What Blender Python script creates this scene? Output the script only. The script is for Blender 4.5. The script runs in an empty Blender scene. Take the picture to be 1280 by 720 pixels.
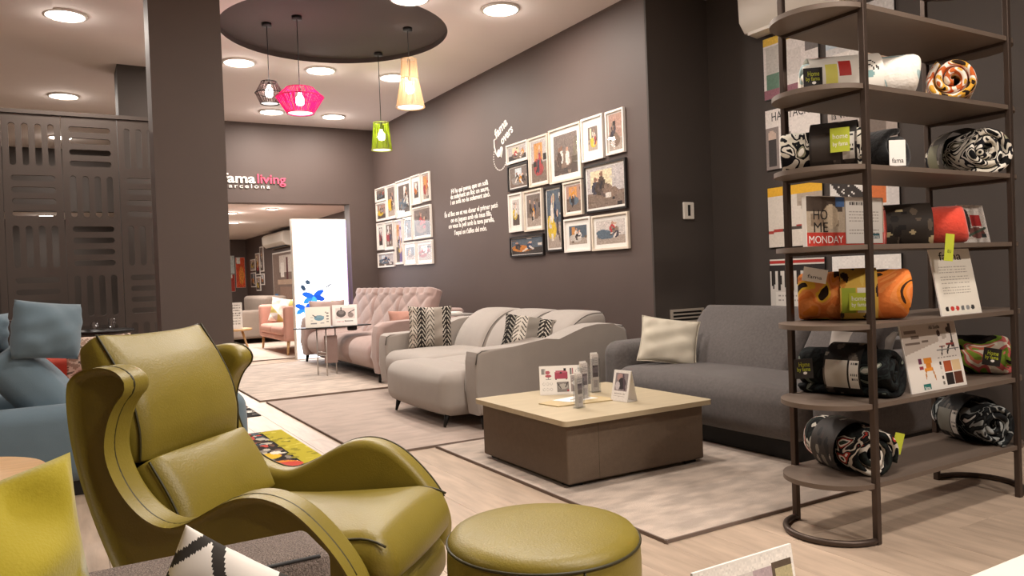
import bpy, bmesh, math, random
import numpy as np
from mathutils import Matrix, Vector
random.seed(7); rng = np.random.default_rng(7)
PI = math.pi
S = bpy.context.scene
COL = S.collection

# ------------------------------------------------------------------ camera
YAW, PITCH, ROLL = math.radians(30.3), math.radians(-0.9), math.radians(2.1)
_f = Vector((math.sin(YAW)*math.cos(PITCH), math.cos(YAW)*math.cos(PITCH), math.sin(PITCH)))
_r = Vector((math.cos(YAW), -math.sin(YAW), 0)); _u = _r.cross(_f)
_c, _s = math.cos(ROLL), math.sin(ROLL)
r2 = _r*_c - _u*_s; u2 = _r*_s + _u*_c
cd = bpy.data.cameras.new('camera'); cam = bpy.data.objects.new('camera', cd); COL.objects.link(cam)
cd.sensor_width = 36; cd.lens = 27.0; cd.clip_start = .05; cd.clip_end = 100
m = Matrix.Identity(4)
for i in range(3):
    m[i][0], m[i][1], m[i][2] = r2[i], u2[i], -_f[i]
m[2][3] = 1.15
cam.matrix_world = m
S.camera = cam

# ------------------------------------------------------------------ world, exposure
w = bpy.data.worlds.new('world'); S.world = w; w.use_nodes = True
w.node_tree.nodes['Background'].inputs[0].default_value = (.9, .85, .8, 1)
w.node_tree.nodes['Background'].inputs[1].default_value = .05
S.view_settings.view_transform = 'Standard'; S.view_settings.look = 'None'
S.view_settings.gamma = 1; S.view_settings.use_curve_mapping = False
S.view_settings.exposure = 0.0
LAMP = 34.0            # watts of one ceiling downlight
WARM = (1.0, .90, .81)

# ------------------------------------------------------------------ helpers: colour, materials
def lin(h):
    h = h.lstrip('#'); o = []
    if len(h) == 3: h = ''.join(c*2 for c in h)
    for i in (0, 2, 4):
        c = int(h[i:i+2], 16)/255
        o.append(c/12.92 if c <= .04045 else ((c+.055)/1.055)**2.4)
    return tuple(o)
def mat(name, col, rough=.6, metal=0, var=0, vscale=6, bump=0, bscale=60, spec=.5, sheen=0, coat=0, rnd=0, aniso=(1,1,1), sharp=.2):
    m = bpy.data.materials.new(name); m.use_nodes = True
    nt = m.node_tree; b = nt.nodes['Principled BSDF']; L = nt.links.new
    c = lin(col) if isinstance(col, str) else col
    b.inputs['Base Color'].default_value = (*c, 1); b.inputs['Roughness'].default_value = rough
    b.inputs['Metallic'].default_value = metal; b.inputs['Specular IOR Level'].default_value = spec
    b.inputs['Sheen Weight'].default_value = sheen; b.inputs['Coat Weight'].default_value = coat
    if var or bump or rnd:
        tc = nt.nodes.new('ShaderNodeTexCoord'); mp = nt.nodes.new('ShaderNodeMapping')
        mp.inputs['Scale'].default_value = aniso
        L(tc.outputs['Object'], mp.inputs['Vector'])
    last = None
    if var or rnd:
        n = nt.nodes.new('ShaderNodeTexNoise'); n.inputs['Scale'].default_value = vscale; n.inputs['Detail'].default_value = 5
        L(mp.outputs[0], n.inputs['Vector'])
        mr = nt.nodes.new('ShaderNodeMapRange'); mr.inputs[1].default_value = .5-sharp; mr.inputs[2].default_value = .5+sharp
        mr.inputs[3].default_value = 1-var; mr.inputs[4].default_value = 1+var
        L(n.outputs['Fac'], mr.inputs[0]); last = mr.outputs[0]
        if rnd:
            oi = nt.nodes.new('ShaderNodeObjectInfo'); m2 = nt.nodes.new('ShaderNodeMapRange')
            m2.inputs[3].default_value = 1-rnd; m2.inputs[4].default_value = 1+rnd
            L(oi.outputs['Random'], m2.inputs[0]); mu = nt.nodes.new('ShaderNodeMath'); mu.operation = 'MULTIPLY'
            L(last, mu.inputs[0]); L(m2.outputs[0], mu.inputs[1]); last = mu.outputs[0]
            add = nt.nodes.new('ShaderNodeVectorMath'); add.operation = 'ADD'
            cm = nt.nodes.new('ShaderNodeCombineXYZ'); sc = nt.nodes.new('ShaderNodeMath'); sc.operation = 'MULTIPLY'; sc.inputs[1].default_value = 37
            L(oi.outputs['Random'], sc.inputs[0]); L(sc.outputs[0], cm.inputs[0]); L(sc.outputs[0], cm.inputs[2])
            L(mp.outputs[0], add.inputs[0]); L(cm.outputs[0], add.inputs[1]); L(add.outputs[0], n.inputs['Vector'])
        vm = nt.nodes.new('ShaderNodeVectorMath'); vm.operation = 'SCALE'; vm.inputs[0].default_value = c
        L(last, vm.inputs['Scale']); L(vm.outputs[0], b.inputs['Base Color'])
    if bump:
        n = nt.nodes.new('ShaderNodeTexNoise'); n.inputs['Scale'].default_value = bscale; n.inputs['Detail'].default_value = 3
        L(mp.outputs[0], n.inputs['Vector'])
        bp = nt.nodes.new('ShaderNodeBump'); bp.inputs['Strength'].default_value = bump; bp.inputs['Distance'].default_value = .01
        L(n.outputs['Fac'], bp.inputs['Height']); L(bp.outputs[0], b.inputs['Normal'])
    return m
def emit(name, col, strength):
    m = bpy.data.materials.new(name); m.use_nodes = True; nt = m.node_tree
    b = nt.nodes['Principled BSDF']; c = lin(col) if isinstance(col, str) else col
    b.inputs['Base Color'].default_value = (*c, 1); b.inputs['Emission Color'].default_value = (*c, 1)
    b.inputs['Emission Strength'].default_value = strength
    return m
def palette_mat(name, cols, scale=9, rough=.85, detail=1.5, aniso=(1, 1, 1), dist=1.2):
    """printed cloth: constant ramp over distorted noise"""
    m = bpy.data.materials.new(name); m.use_nodes = True; nt = m.node_tree; L = nt.links.new
    b = nt.nodes['Principled BSDF']; b.inputs['Roughness'].default_value = rough; b.inputs['Specular IOR Level'].default_value = .2
    tc = nt.nodes.new('ShaderNodeTexCoord'); mp = nt.nodes.new('ShaderNodeMapping'); mp.inputs['Scale'].default_value = aniso
    L(tc.outputs['Object'], mp.inputs['Vector'])
    n = nt.nodes.new('ShaderNodeTexNoise'); n.inputs['Scale'].default_value = scale; n.inputs['Detail'].default_value = detail
    n.inputs['Distortion'].default_value = dist; L(mp.outputs[0], n.inputs['Vector'])
    r = nt.nodes.new('ShaderNodeValToRGB'); r.color_ramp.interpolation = 'CONSTANT'
    e = r.color_ramp.elements
    k = len(cols); pos = [0]+[.5+.36*(i/(k-1)-.5) for i in range(1, k)]
    while len(e) < k: e.new(.5)
    for i, c in enumerate(cols): e[i].position = pos[i]; e[i].color = (*lin(c), 1)
    L(n.outputs['Fac'], r.inputs[0]); L(r.outputs[0], b.inputs['Base Color'])
    n2 = nt.nodes.new('ShaderNodeTexNoise'); n2.inputs['Scale'].default_value = 45; L(tc.outputs['Object'], n2.inputs['Vector'])
    bp = nt.nodes.new('ShaderNodeBump'); bp.inputs['Strength'].default_value = .5; bp.inputs['Distance'].default_value = .008
    L(n2.outputs['Fac'], bp.inputs['Height']); L(bp.outputs[0], b.inputs['Normal'])
    return m
def print_mat(name, rough=.5, em=0, spec=.4):
    m = bpy.data.materials.new(name); m.use_nodes = True; nt = m.node_tree; b = nt.nodes['Principled BSDF']
    a = nt.nodes.new('ShaderNodeAttribute'); a.attribute_name = 'ink'
    nt.links.new(a.outputs['Color'], b.inputs['Base Color']); b.inputs['Roughness'].default_value = rough
    b.inputs['Specular IOR Level'].default_value = spec
    if em:
        nt.links.new(a.outputs['Color'], b.inputs['Emission Color']); b.inputs['Emission Strength'].default_value = em
    return m
def clear_mat(name, tint=(1, 1, 1), rough=.02, boost=0):
    m = bpy.data.materials.new(name); m.use_nodes = True; nt = m.node_tree; L = nt.links.new
    nt.nodes.remove(nt.nodes['Principled BSDF']); o = nt.nodes['Material Output']
    t = nt.nodes.new('ShaderNodeBsdfTransparent'); t.inputs[0].default_value = (*tint, 1)
    g = nt.nodes.new('ShaderNodeBsdfGlossy'); g.inputs['Roughness'].default_value = rough
    fr = nt.nodes.new('ShaderNodeFresnel'); fr.inputs[0].default_value = 1.5
    ad = nt.nodes.new('ShaderNodeMath'); ad.operation = 'ADD'; ad.inputs[1].default_value = boost; L(fr.outputs[0], ad.inputs[0])
    ge = nt.nodes.new('ShaderNodeNewGeometry'); inv = nt.nodes.new('ShaderNodeMath'); inv.operation = 'SUBTRACT'; inv.inputs[0].default_value = 1
    L(ge.outputs['Backfacing'], inv.inputs[1]); mu = nt.nodes.new('ShaderNodeMath'); mu.operation = 'MULTIPLY'; L(ad.outputs[0], mu.inputs[0]); L(inv.outputs[0], mu.inputs[1])
    mx = nt.nodes.new('ShaderNodeMixShader'); L(mu.outputs[0], mx.inputs[0]); L(t.outputs[0], mx.inputs[1]); L(g.outputs[0], mx.inputs[2])
    L(mx.outputs[0], o.inputs[0]); return m

# ------------------------------------------------------------------ helpers: mesh builder
class MB:
    def __init__(s): s.v = []; s.f = []
    def add(s, vs, fs):
        n = len(s.v); s.v += [tuple(p) for p in vs]; s.f += [tuple(i+n for i in f) for f in fs]; return s
    def box(s, x0, x1, y0, y1, z0, z1):
        return s.add([(x0,y0,z0),(x1,y0,z0),(x1,y1,z0),(x0,y1,z0),(x0,y0,z1),(x1,y0,z1),(x1,y1,z1),(x0,y1,z1)],
                     [(0,3,2,1),(4,5,6,7),(0,1,5,4),(1,2,6,5),(2,3,7,6),(3,0,4,7)])
    def soft(s, x0, x1, y0, y1, z0, z1, r=.03, k=3, n=(4,4,4), bulge=(0,0,0), fn=None, pw=2):
        """rounded box; bulge pushes each face pair outwards; fn deforms points"""
        c = [(x0+x1)/2, (y0+y1)/2, (z0+z1)/2]; h = [(x1-x0)/2, (y1-y0)/2, (z1-z0)/2]
        r = min(r, *[q*.98 for q in h])
        ax = []
        for a in range(3):
            e = [h[a]-r+r*math.tan(PI/4*i/k) for i in range(1, k+1)]
            mid = list(np.linspace(-(h[a]-r), h[a]-r, n[a]+1))
            ax.append([-q for q in reversed(e)]+mid+e)
        idx = {}; vs = []; fs = []
        def P(i, j, l):
            if (i, j, l) in idx: return idx[(i, j, l)]
            p = [ax[0][i], ax[1][j], ax[2][l]]
            q = [max(-(h[a]-r), min(h[a]-r, p[a])) for a in range(3)]
            d = Vector([p[a]-q[a] for a in range(3)]); d.normalize()
            o = [q[a]+d[a]*r for a in range(3)]
            u = [o[a]/h[a] for a in range(3)]; o2 = list(o)
            for a in range(3):
                if bulge[a]:
                    b1, b2 = (a+1) % 3, (a+2) % 3
                    o2[a] = o[a]+bulge[a]*u[a]*max(0, 1-abs(u[b1])**pw)*max(0, 1-abs(u[b2])**pw)
            o2 = [o2[a]+c[a] for a in range(3)]
            if fn: o2 = fn(*o2)
            idx[(i, j, l)] = len(vs); vs.append(tuple(o2)); return idx[(i, j, l)]
        N = [len(a)-1 for a in ax]
        for i in range(N[0]):
            for j in range(N[1]):
                fs.append((P(i,j,0),P(i,j+1,0),P(i+1,j+1,0),P(i+1,j,0)))
                fs.append((P(i,j,N[2]),P(i+1,j,N[2]),P(i+1,j+1,N[2]),P(i,j+1,N[2])))
        for i in range(N[0]):
            for l in range(N[2]):
                fs.append((P(i,0,l),P(i+1,0,l),P(i+1,0,l+1),P(i,0,l+1)))
                fs.append((P(i,N[1],l),P(i,N[1],l+1),P(i+1,N[1],l+1),P(i+1,N[1],l)))
        for j in range(N[1]):
            for l in range(N[2]):
                fs.append((P(0,j,l),P(0,j,l+1),P(0,j+1,l+1),P(0,j+1,l)))
                fs.append((P(N[0],j,l),P(N[0],j+1,l),P(N[0],j+1,l+1),P(N[0],j,l+1)))
        return s.add(vs, fs)
    def tube(s, path, r, n=8, closed=False):
        P = [Vector(p) for p in path]; N = len(P); R = r if isinstance(r, (list, tuple)) else [r]*N
        t0 = (P[1]-P[0]).normalized(); up = Vector((0,0,1)) if abs(t0.z) < .9 else Vector((1,0,0))
        nrm = (up-t0*up.dot(t0)).normalized(); vs = []; fs = []
        for i in range(N):
            if closed: t = (P[(i+1) % N]-P[i-1]).normalized()
            else: t = (P[min(i+1, N-1)]-P[max(i-1, 0)]).normalized()
            nrm = (nrm-t*nrm.dot(t)).normalized(); bn = t.cross(nrm)
            for j in range(n):
                a = 2*PI*j/n; vs.append(P[i]+(nrm*math.cos(a)+bn*math.sin(a))*R[i])
        for i in range(N if closed else N-1):
            i2 = (i+1) % N
            for j in range(n): fs.append((i*n+j, i*n+(j+1) % n, i2*n+(j+1) % n, i2*n+j))
        if not closed: fs += [tuple(range(n-1, -1, -1)), tuple((N-1)*n+j for j in range(n))]
        return s.add(vs, fs)
    def lathe(s, prof, cx=0, cy=0, n=32, cap=True):
        vs = []; fs = []
        for (r, z) in prof:
            for j in range(n):
                a = 2*PI*j/n; vs.append((cx+r*math.cos(a), cy+r*math.sin(a), z))
        for i in range(len(prof)-1):
            for j in range(n): fs.append((i*n+j, i*n+(j+1) % n, (i+1)*n+(j+1) % n, (i+1)*n+j))
        if cap: fs += [tuple(range(n-1, -1, -1)), tuple((len(prof)-1)*n+j for j in range(n))]
        return s.add(vs, fs)
    def prism(s, pts, t0, t1, axis='y', bev=0, seg=3):
        """closed 2-D outline extruded along an axis, cap edges rounded"""
        bm = bmesh.new()
        def mk(p, t):
            return {'y': (p[0], t, p[1]), 'x': (t, p[0], p[1]), 'z': (p[0], p[1], t)}[axis]
        a = [bm.verts.new(mk(p, t0)) for p in pts]; b = [bm.verts.new(mk(p, t1)) for p in pts]
        n = len(pts); f0 = bm.faces.new(a); f1 = bm.faces.new(b[::-1])
        for i in range(n): bm.faces.new((a[i], b[i], b[(i+1) % n], a[(i+1) % n]))
        if bev:
            es = list(f0.edges)+list(f1.edges)
            bmesh.ops.bevel(bm, geom=es, offset=bev, segments=seg, profile=.5, affect='EDGES', clamp_overlap=True)
        bmesh.ops.recalc_face_normals(bm, faces=bm.faces[:])
        bm.verts.index_update(); vs = [v.co.copy() for v in bm.verts]; fs = [tuple(v.index for v in f.verts) for f in bm.faces]
        bm.free(); return s.add(vs, fs)
    def pillow(s, w, h, t, n=18, pinch=.07, wr=.006, seed=0, p=.5):
        """cushion standing in the xz plane, thin along y, bottom edge at z=0"""
        rs = np.random.default_rng(seed); ph = rs.uniform(0, 6, 6); vs = []; fs = []; g = {}
        for side in (-1, 1):
            for i in range(n+1):
                for j in range(n+1):
                    u = -1+2*i/n; v = -1+2*j/n
                    edge = i in (0, n) or j in (0, n)
                    if edge and (i, j) in g: g[(i, j, side)] = g[(i, j)]; continue
                    x = w/2*u*(1-pinch*(1-v*v)); z = h/2*v*(1-pinch*(1-u*u))
                    th = t/2*(max(0, (1-u*u))*max(0, (1-v*v)))**p
                    wv = wr*(math.sin(5*u+3*v+ph[0])+math.sin(9*v-4*u+ph[1])*.6+math.sin(13*u*v+ph[2])*.6)*(1-(u*u*v*v))*(0 if edge else 1)
                    vs.append((x, side*(th+wv), z+h/2)); k = len(vs)-1
                    g[(i, j, side)] = k
                    if edge: g[(i, j)] = k
        for side in (-1, 1):
            for i in range(n):
                for j in range(n):
                    q = (g[(i,j,side)], g[(i+1,j,side)], g[(i+1,j+1,side)], g[(i,j+1,side)])
                    fs.append(q if side < 0 else q[::-1])
        return s.add(vs, fs)
    def xf(s, M):
        s.v = [tuple(M @ Vector(p)) for p in s.v]; return s
    def mirx(s, X0):
        s.v = [(X0-p[0], p[1], p[2]) for p in s.v]; s.f = [f[::-1] for f in s.f]; return s
    def shift(s, x, y, z): s.v = [(p[0]+x, p[1]+y, p[2]+z) for p in s.v]; return s
    def build(s, name, mt, parent=None, smooth=True, world=False, wn=False):
        me = bpy.data.meshes.new(name)
        v = s.v
        if world and parent is not None:
            r = parent
            while r.parent is not None: r = r.parent
            v = [(p[0]-r.location.x, p[1]-r.location.y, p[2]-r.location.z) for p in v]
        me.from_pydata(v, [], s.f); me.update()
        if smooth:
            me.polygons.foreach_set('use_smooth', [True]*len(me.polygons))
            if wn: me.set_sharp_from_angle(angle=math.radians(40))
        me.materials.append(mt)
        o = bpy.data.objects.new(name, me); COL.objects.link(o); o.parent = parent
        if wn and smooth:
            md = o.modifiers.new('wn', 'WEIGHTED_NORMAL'); md.keep_sharp = True
        return o
def thing(name, label, cat, loc=(0,0,0), rotz=0, group=None):
    o = bpy.data.objects.new(name, None); COL.objects.link(o); o.location = loc; o.rotation_euler = (0,0,rotz)
    o.empty_display_size = .1
    return tag(o, label, cat, group)
def tag(o, label, cat, group=None):
    o['label'] = label; o['category'] = cat
    if group: o['group'] = group
    return o
def struct(o): o['kind'] = 'structure'; return o
def copy_tree(o, parent=None):
    c = o.copy(); COL.objects.link(c); c.parent = parent
    for ch in list(o.children): copy_tree(ch, c)
    return c
def text(body, M, mt, parent=None, name='lettering', size=.1, width=None, height=None, align='LEFT', ext=.001, bold=0, spacing=1):
    cu = bpy.data.curves.new('t', 'FONT'); cu.body = body; cu.size = size; cu.extrude = ext; cu.align_x = align; cu.offset = bold
    cu.space_character = spacing; cu.resolution_u = 3
    o = bpy.data.objects.new('t', cu); COL.objects.link(o)
    bpy.context.view_layer.update()
    me = bpy.data.meshes.new_from_object(o.evaluated_get(bpy.context.evaluated_depsgraph_get()))
    bpy.data.objects.remove(o); bpy.data.curves.remove(cu)
    v = np.array([p.co[:] for p in me.vertices])
    if width and len(v):
        v[:, 0] *= width/(v[:, 0].max()-v[:, 0].min())
    for p, q in zip(me.vertices, v): p.co = M @ Vector(q)
    me.name = name; me.materials.clear(); me.materials.append(mt)
    ob = bpy.data.objects.new(name, me); COL.objects.link(ob); ob.parent = parent
    return ob
def frame(o, X, Y):
    X = Vector(X).normalized(); Y = Vector(Y).normalized(); Z = X.cross(Y)
    M = Matrix.Identity(4)
    for i in range(3): M[i][0], M[i][1], M[i][2], M[i][3] = X[i], Y[i], Z[i], o[i]
    return M

# ------------------------------------------------------------------ helpers: flat prints painted cell by cell
class Art:
    def __init__(s, w, h, bg='#ffffff'): s.w, s.h = w, h; s.a = np.ones((h, w, 3))*np.array(lin(bg)); s.Y, s.X = np.mgrid[0:h, 0:w]; s.X = (s.X+.5)/w; s.Y = (s.Y+.5)/h
    def put(s, m, c): s.a[m] = lin(c) if isinstance(c, str) else c; return s
    def rect(s, x0, y0, x1, y1, c): return s.put((s.X >= x0) & (s.X < x1) & (s.Y >= y0) & (s.Y < y1), c)
    def ell(s, x, y, rx, ry, c): return s.put(((s.X-x)/rx)**2+((s.Y-y)/ry)**2 < 1, c)
    def ring(s, x, y, rx, ry, t, c):
        q = np.sqrt(((s.X-x)/rx)**2+((s.Y-y)/ry)**2); return s.put((q < 1) & (q > 1-t), c)
    def line(s, x0, y0, x1, y1, t, c):
        dx, dy = x1-x0, y1-y0; L = dx*dx+dy*dy+1e-9
        q = np.clip(((s.X-x0)*dx+(s.Y-y0)*dy)/L, 0, 1)
        return s.put(np.hypot(s.X-x0-q*dx, s.Y-y0-q*dy) < t, c)
    def grad(s, y0, y1, c0, c1):
        m = (s.Y >= y0) & (s.Y < y1); t = np.clip((s.Y-y0)/(y1-y0), 0, 1)[..., None]
        g = np.array(lin(c0))*(1-t)+np.array(lin(c1))*t; s.a[m] = g[m]; return s
    def noise(s, k): s.a = np.clip(s.a*(1+rng.normal(0, k, s.a.shape[:2]))[..., None], 0, 1); return s
    def words(s, x0, x1, y0, n, dy, t, c):
        for i in range(n):
            x = x0; y = y0+i*dy
            while x < x1-.02:
                l = random.uniform(.03, .1)*max(.4, (x1-x0)); e = min(x+l, x1*random.uniform(.96, 1))
                s.rect(x, y, e, y+t, c); x += l+.02
        return s
def ink_plane(name, art, M, w, h, mt, parent, bend=None):
    """print: w x h, local x right, y up, at z=0 of M"""
    H, W = art.h, art.w
    xs = np.linspace(0, w, W+1); ys = np.linspace(h, 0, H+1)
    vs = [M @ Vector((x, y, 0) if bend is None else bend(x, y)) for y in ys for x in xs]
    fs = [(j*(W+1)+i, (j+1)*(W+1)+i, (j+1)*(W+1)+i+1, j*(W+1)+i+1) for j in range(H) for i in range(W)]
    me = bpy.data.meshes.new(name); me.from_pydata(vs, [], fs); me.update()
    at = me.color_attributes.new('ink', 'FLOAT_COLOR', 'CORNER')
    c = np.concatenate([np.clip(art.a, 0, 1), np.ones((H, W, 1))], 2).reshape(-1, 4)
    at.data.foreach_set('color', np.repeat(c, 4, axis=0).astype(np.float32).ravel())
    me.materials.append(mt)
    if bend is not None: me.polygons.foreach_set('use_smooth', [True]*len(me.polygons))
    o = bpy.data.objects.new(name, me); COL.objects.link(o); o.parent = parent; return o
def ink_faces(o, fn):
    """colour every face of a mesh from its centre"""
    me = o.data; at = me.color_attributes.new('ink', 'FLOAT_COLOR', 'CORNER'); d = []
    for p in me.polygons: d += [*fn(p.center), 1]*p.loop_total
    at.data.foreach_set('color', np.array(d, np.float32)); return o

# ------------------------------------------------------------------ materials
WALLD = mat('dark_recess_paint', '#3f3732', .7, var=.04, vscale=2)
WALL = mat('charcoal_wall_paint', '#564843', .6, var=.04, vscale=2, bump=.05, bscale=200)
COLM = mat('column_paint', '#5c4e48', .65, var=.04, vscale=2)
CEIL = mat('white_ceiling_paint', '#e6dcd7', .9, var=.02, vscale=1)
DISC = mat('dark_ceiling_recess_paint', '#4a403d', .85)
PLANK = mat('light_oak_laminate', '#b39f8c', .38, var=.16, vscale=5, rnd=.07, aniso=(5, .7, 1), bump=.05, bscale=30)
FLOORB = mat('floor_base', '#bfa791', .4, var=.1, vscale=4, aniso=(5, .7, 1))
RUG = mat('silvery_beige_rug', '#b0a092', .8, var=.2, vscale=7, sheen=.3, bump=.4, bscale=150, aniso=(.7, 1.6, 1), sharp=.12)
RUG2 = mat('beige_rug', '#a8968a', .85, var=.1, vscale=6, sheen=.25, bump=.4, bscale=150, aniso=(.7, 1.8, 1), sharp=.12)
RUGE = mat('rug_edge_binding', '#75655b', .8)
OLIVE = mat('olive_green_leather', '#85762c', .40, var=.05, vscale=8, bump=.12, bscale=160, spec=.45)
OLIVEP = mat('olive_piping', '#332d0d', .5)
PINK = mat('dusty_pink_fabric', '#9f8780', .85, var=.05, vscale=10, bump=.25, bscale=350, sheen=.3)
PINKD = mat('terracotta_pink_fabric', '#a5796a', .85, var=.06, vscale=12, bump=.2, bscale=300)
GREY = mat('warm_grey_fabric', '#9d948c', .85, var=.03, vscale=9, bump=.25, bscale=400, sheen=.25)
GREYP = mat('grey_piping', '#5a544f', .8)
DGREY = mat('heather_grey_fabric', '#5a5452', .92, var=.16, vscale=55, bump=.35, bscale=350, sheen=.2)
FGREY = mat('coarse_tweed_fabric', '#857870', .95, var=.55, vscale=330, bump=.8, bscale=300)
CREAM = mat('cream_cushion_fabric', '#c5bdac', .9, var=.03, bump=.2, bscale=300)
TAUPE = mat('taupe_upholstery', '#665647', .8, var=.06, vscale=40, bump=.25, bscale=300)
TOPW = mat('pale_oak_top', '#baab8e', .45, var=.05, vscale=4, aniso=(1, 8, 1))
BLACKM = mat('black_metal', '#151313', .4, metal=.4)
BLACKP = mat('black_plastic', '#141212', .6)
BRONZE = mat('bronze_brown_metal', '#4d4038', .42, metal=.55, var=.08, vscale=5)
SHELF = mat('shelf_brown_lacquer', '#6a5c51', .5, metal=.1, var=.04)
CHROME = mat('chrome', '#cfcac5', .35, metal=.6)
WHITE = mat('white_card', '#f0ebe4', .55)
WHITEP = mat('white_plastic', '#e2dbd0', .45)
BLUE = mat('slate_blue_fabric', '#667a86', .9, var=.04, vscale=8, bump=.2, bscale=300, sheen=.2)
RED = mat('red_fabric', '#a8402f', .85, bump=.2, bscale=300)
MUST = mat('mustard_yellow_velvet', '#a99a10', .8, var=.1, vscale=6, bump=.15, bscale=200, sheen=.35)
WOOD = mat('light_wood', '#c59d6c', .45, var=.1, vscale=5, aniso=(1, 9, 1))
FRW = mat('white_frame', '#e6ded6', .5)
FRB = mat('black_frame', '#1b1614', .4)
FRO = mat('pale_wood_frame', '#d6c9b8', .5, var=.08, vscale=8)
MATB = mat('frame_mat_board', '#efeae3', .8)
PRINT = print_mat('printed_paper', .6)
CLOTHP = print_mat('printed_cloth', .9, spec=.2)
PANE = clear_mat('frame_glass')
CLEAR = clear_mat('clear_acrylic', (.93, .94, .95), .03, .06)
LETW = mat('white_lettering', '#f3eee8', .6)
LETP = mat('pink_lettering', '#e0506e', .6)
LETK = mat('black_lettering', '#1c1816', .6)
LETY = mat('lime_lettering', '#c3cc2e', .6)
LIME = mat('lime_label', '#b6bf33', .6)
TEAL = mat('teal_label', '#2c5a63', .6)
REDI = mat('red_ink', '#c0392f', .6)

# ================================================================== THE SETTING
FLOOR_T = -.014
ZC = 3.53
fl = struct(MB().box(-5, 6, -3.2, 24, -.12, FLOOR_T).build('floor', FLOORB, None, False))
# planks run in y; alike pieces share mesh data
pw, pl = .225, 1.86
pm = MB().soft(0, pw-.0012, 0, pl-.0012, FLOOR_T, 0, r=.0015, k=1, n=(1,1,1)).build('plank', PLANK, fl, False)
nx = int((5.02+1.9)/pw)+1
first = True
for i in range(nx):
    off = [0, .62, 1.24, .31, .93, 1.55][(i*5+i//3) % 6]
    x = -1.9+i*pw
    y = -.6-off
    while y < 11.9:
        if y+pl > .2:
            o = pm if first else pm.copy()
            if not first: COL.objects.link(o)
            first = False; o.parent = fl; o.location = (x, y, 0)
        y += pl
struct(MB().box(-5, 6, 13.8, 24, FLOOR_T, 0).build('floor_far', FLOORB, None, False))

def wall(name, *b, mt=WALL): return struct(MB().box(*b).build(name, mt, None, False))
wall('wall_right', 4.32, 5.4, 5.02, 11.6, 0, ZC)                    # picture wall, ends in a return at y 5.02
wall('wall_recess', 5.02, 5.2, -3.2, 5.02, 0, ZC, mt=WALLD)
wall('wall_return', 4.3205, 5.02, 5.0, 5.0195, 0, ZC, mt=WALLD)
wb = struct(MB().box(1.25, 1.9, 11.6, 11.85, 0, 3.53).box(1.9, 3.9, 11.6, 11.85, 2.36, 3.53).box(3.9, 4.7, 11.6, 11.85, 0, 3.53).build('wall_back', WALL, None, False))
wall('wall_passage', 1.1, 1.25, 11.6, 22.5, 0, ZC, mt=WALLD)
wall('wall_far_right', 4.5, 4.7, 11.85, 22.5, 0, 2.45)
wall('wall_far_back', 1.25, 4.7, 22.5, 22.7, 0, 2.45)
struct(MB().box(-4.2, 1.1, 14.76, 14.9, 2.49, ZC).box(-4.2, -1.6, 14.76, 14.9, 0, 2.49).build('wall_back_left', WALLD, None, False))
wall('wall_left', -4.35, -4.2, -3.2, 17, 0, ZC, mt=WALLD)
wall('wall_behind', -4.2, 5.2, -3.35, -3.2, 0, ZC)
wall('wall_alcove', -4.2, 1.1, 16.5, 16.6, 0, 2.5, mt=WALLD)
struct(MB().box(-4.2, 1.1, 14.9, 16.5, 2.5, 2.6).build('ceiling_alcove', CEIL, None, False))
struct(MB().box(1.25, 4.5, 11.85, 22.5, 2.45, 2.6).build('ceiling_far_room', CEIL, None, False))
# main ceiling with a round hole
CX, CY, CR = 2.34, 7.15, 1.06
def ceiling():
    vs = []; fs = []; N = 96; x0, x1, y0, y1 = -4.2, 5.4, -3.2, 14.9
    for i in range(N):
        a = 2*PI*i/N; c, s = math.cos(a), math.sin(a)
        vs.append((CX+CR*c, CY+CR*s, ZC))
        t = min((x1-CX)/c if c > 1e-9 else 1e9, (x0-CX)/c if c < -1e-9 else 1e9, (y1-CY)/s if s > 1e-9 else 1e9, (y0-CY)/s if s < -1e-9 else 1e9)
        vs.append((CX+t*c, CY+t*s, ZC))
    for i in range(N):
        j = (i+1) % N; fs.append((2*i, 2*i+1, 2*j+1, 2*j))
    m = MB().add(vs, fs)
    for (cx, cy) in ((x0,y0),(x1,y0),(x1,y1),(x0,y1)):            # fill the four corners
        best = sorted(range(N), key=lambda i: (vs[2*i+1][0]-cx)**2+(vs[2*i+1][1]-cy)**2)[:4]
        ii = [i for i in best if abs(vs[2*i+1][0]-cx) < 1e-6]; jj = [i for i in best if abs(vs[2*i+1][1]-cy) < 1e-6]
        if ii and jj: m.add([vs[2*ii[0]+1], vs[2*jj[0]+1], (cx, cy, ZC)], [(0,1,2)])
    m.box(x0, x1, y0, y1, ZC+.2, ZC+.3)
    return struct(m.build('ceiling', CEIL, None, False))
cl = ceiling()
rc = MB(); N = 96
rc.add([(CX+CR*math.cos(2*PI*i/N), CY+CR*math.sin(2*PI*i/N), z) for z in (ZC, ZC+.05) for i in range(N)],
       [(i, (i+1) % N, N+(i+1) % N, N+i) for i in range(N)]+[tuple(N+i for i in range(N))])
rc.build('round_recess', DISC, cl, False)
MB().box(-.55, .02, 7.2, 7.75, ZC-.012, ZC).build('access_panel', CEIL, cl, False)
# column in front, pillar behind the screen
wall('wall_column', .617, 1.122, 6.2, 6.5, 0, ZC, mt=COLM)
wall('wall_pillar', .58, 1.1, 9.06, 9.5, 0, ZC, mt=WALLD)

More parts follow.
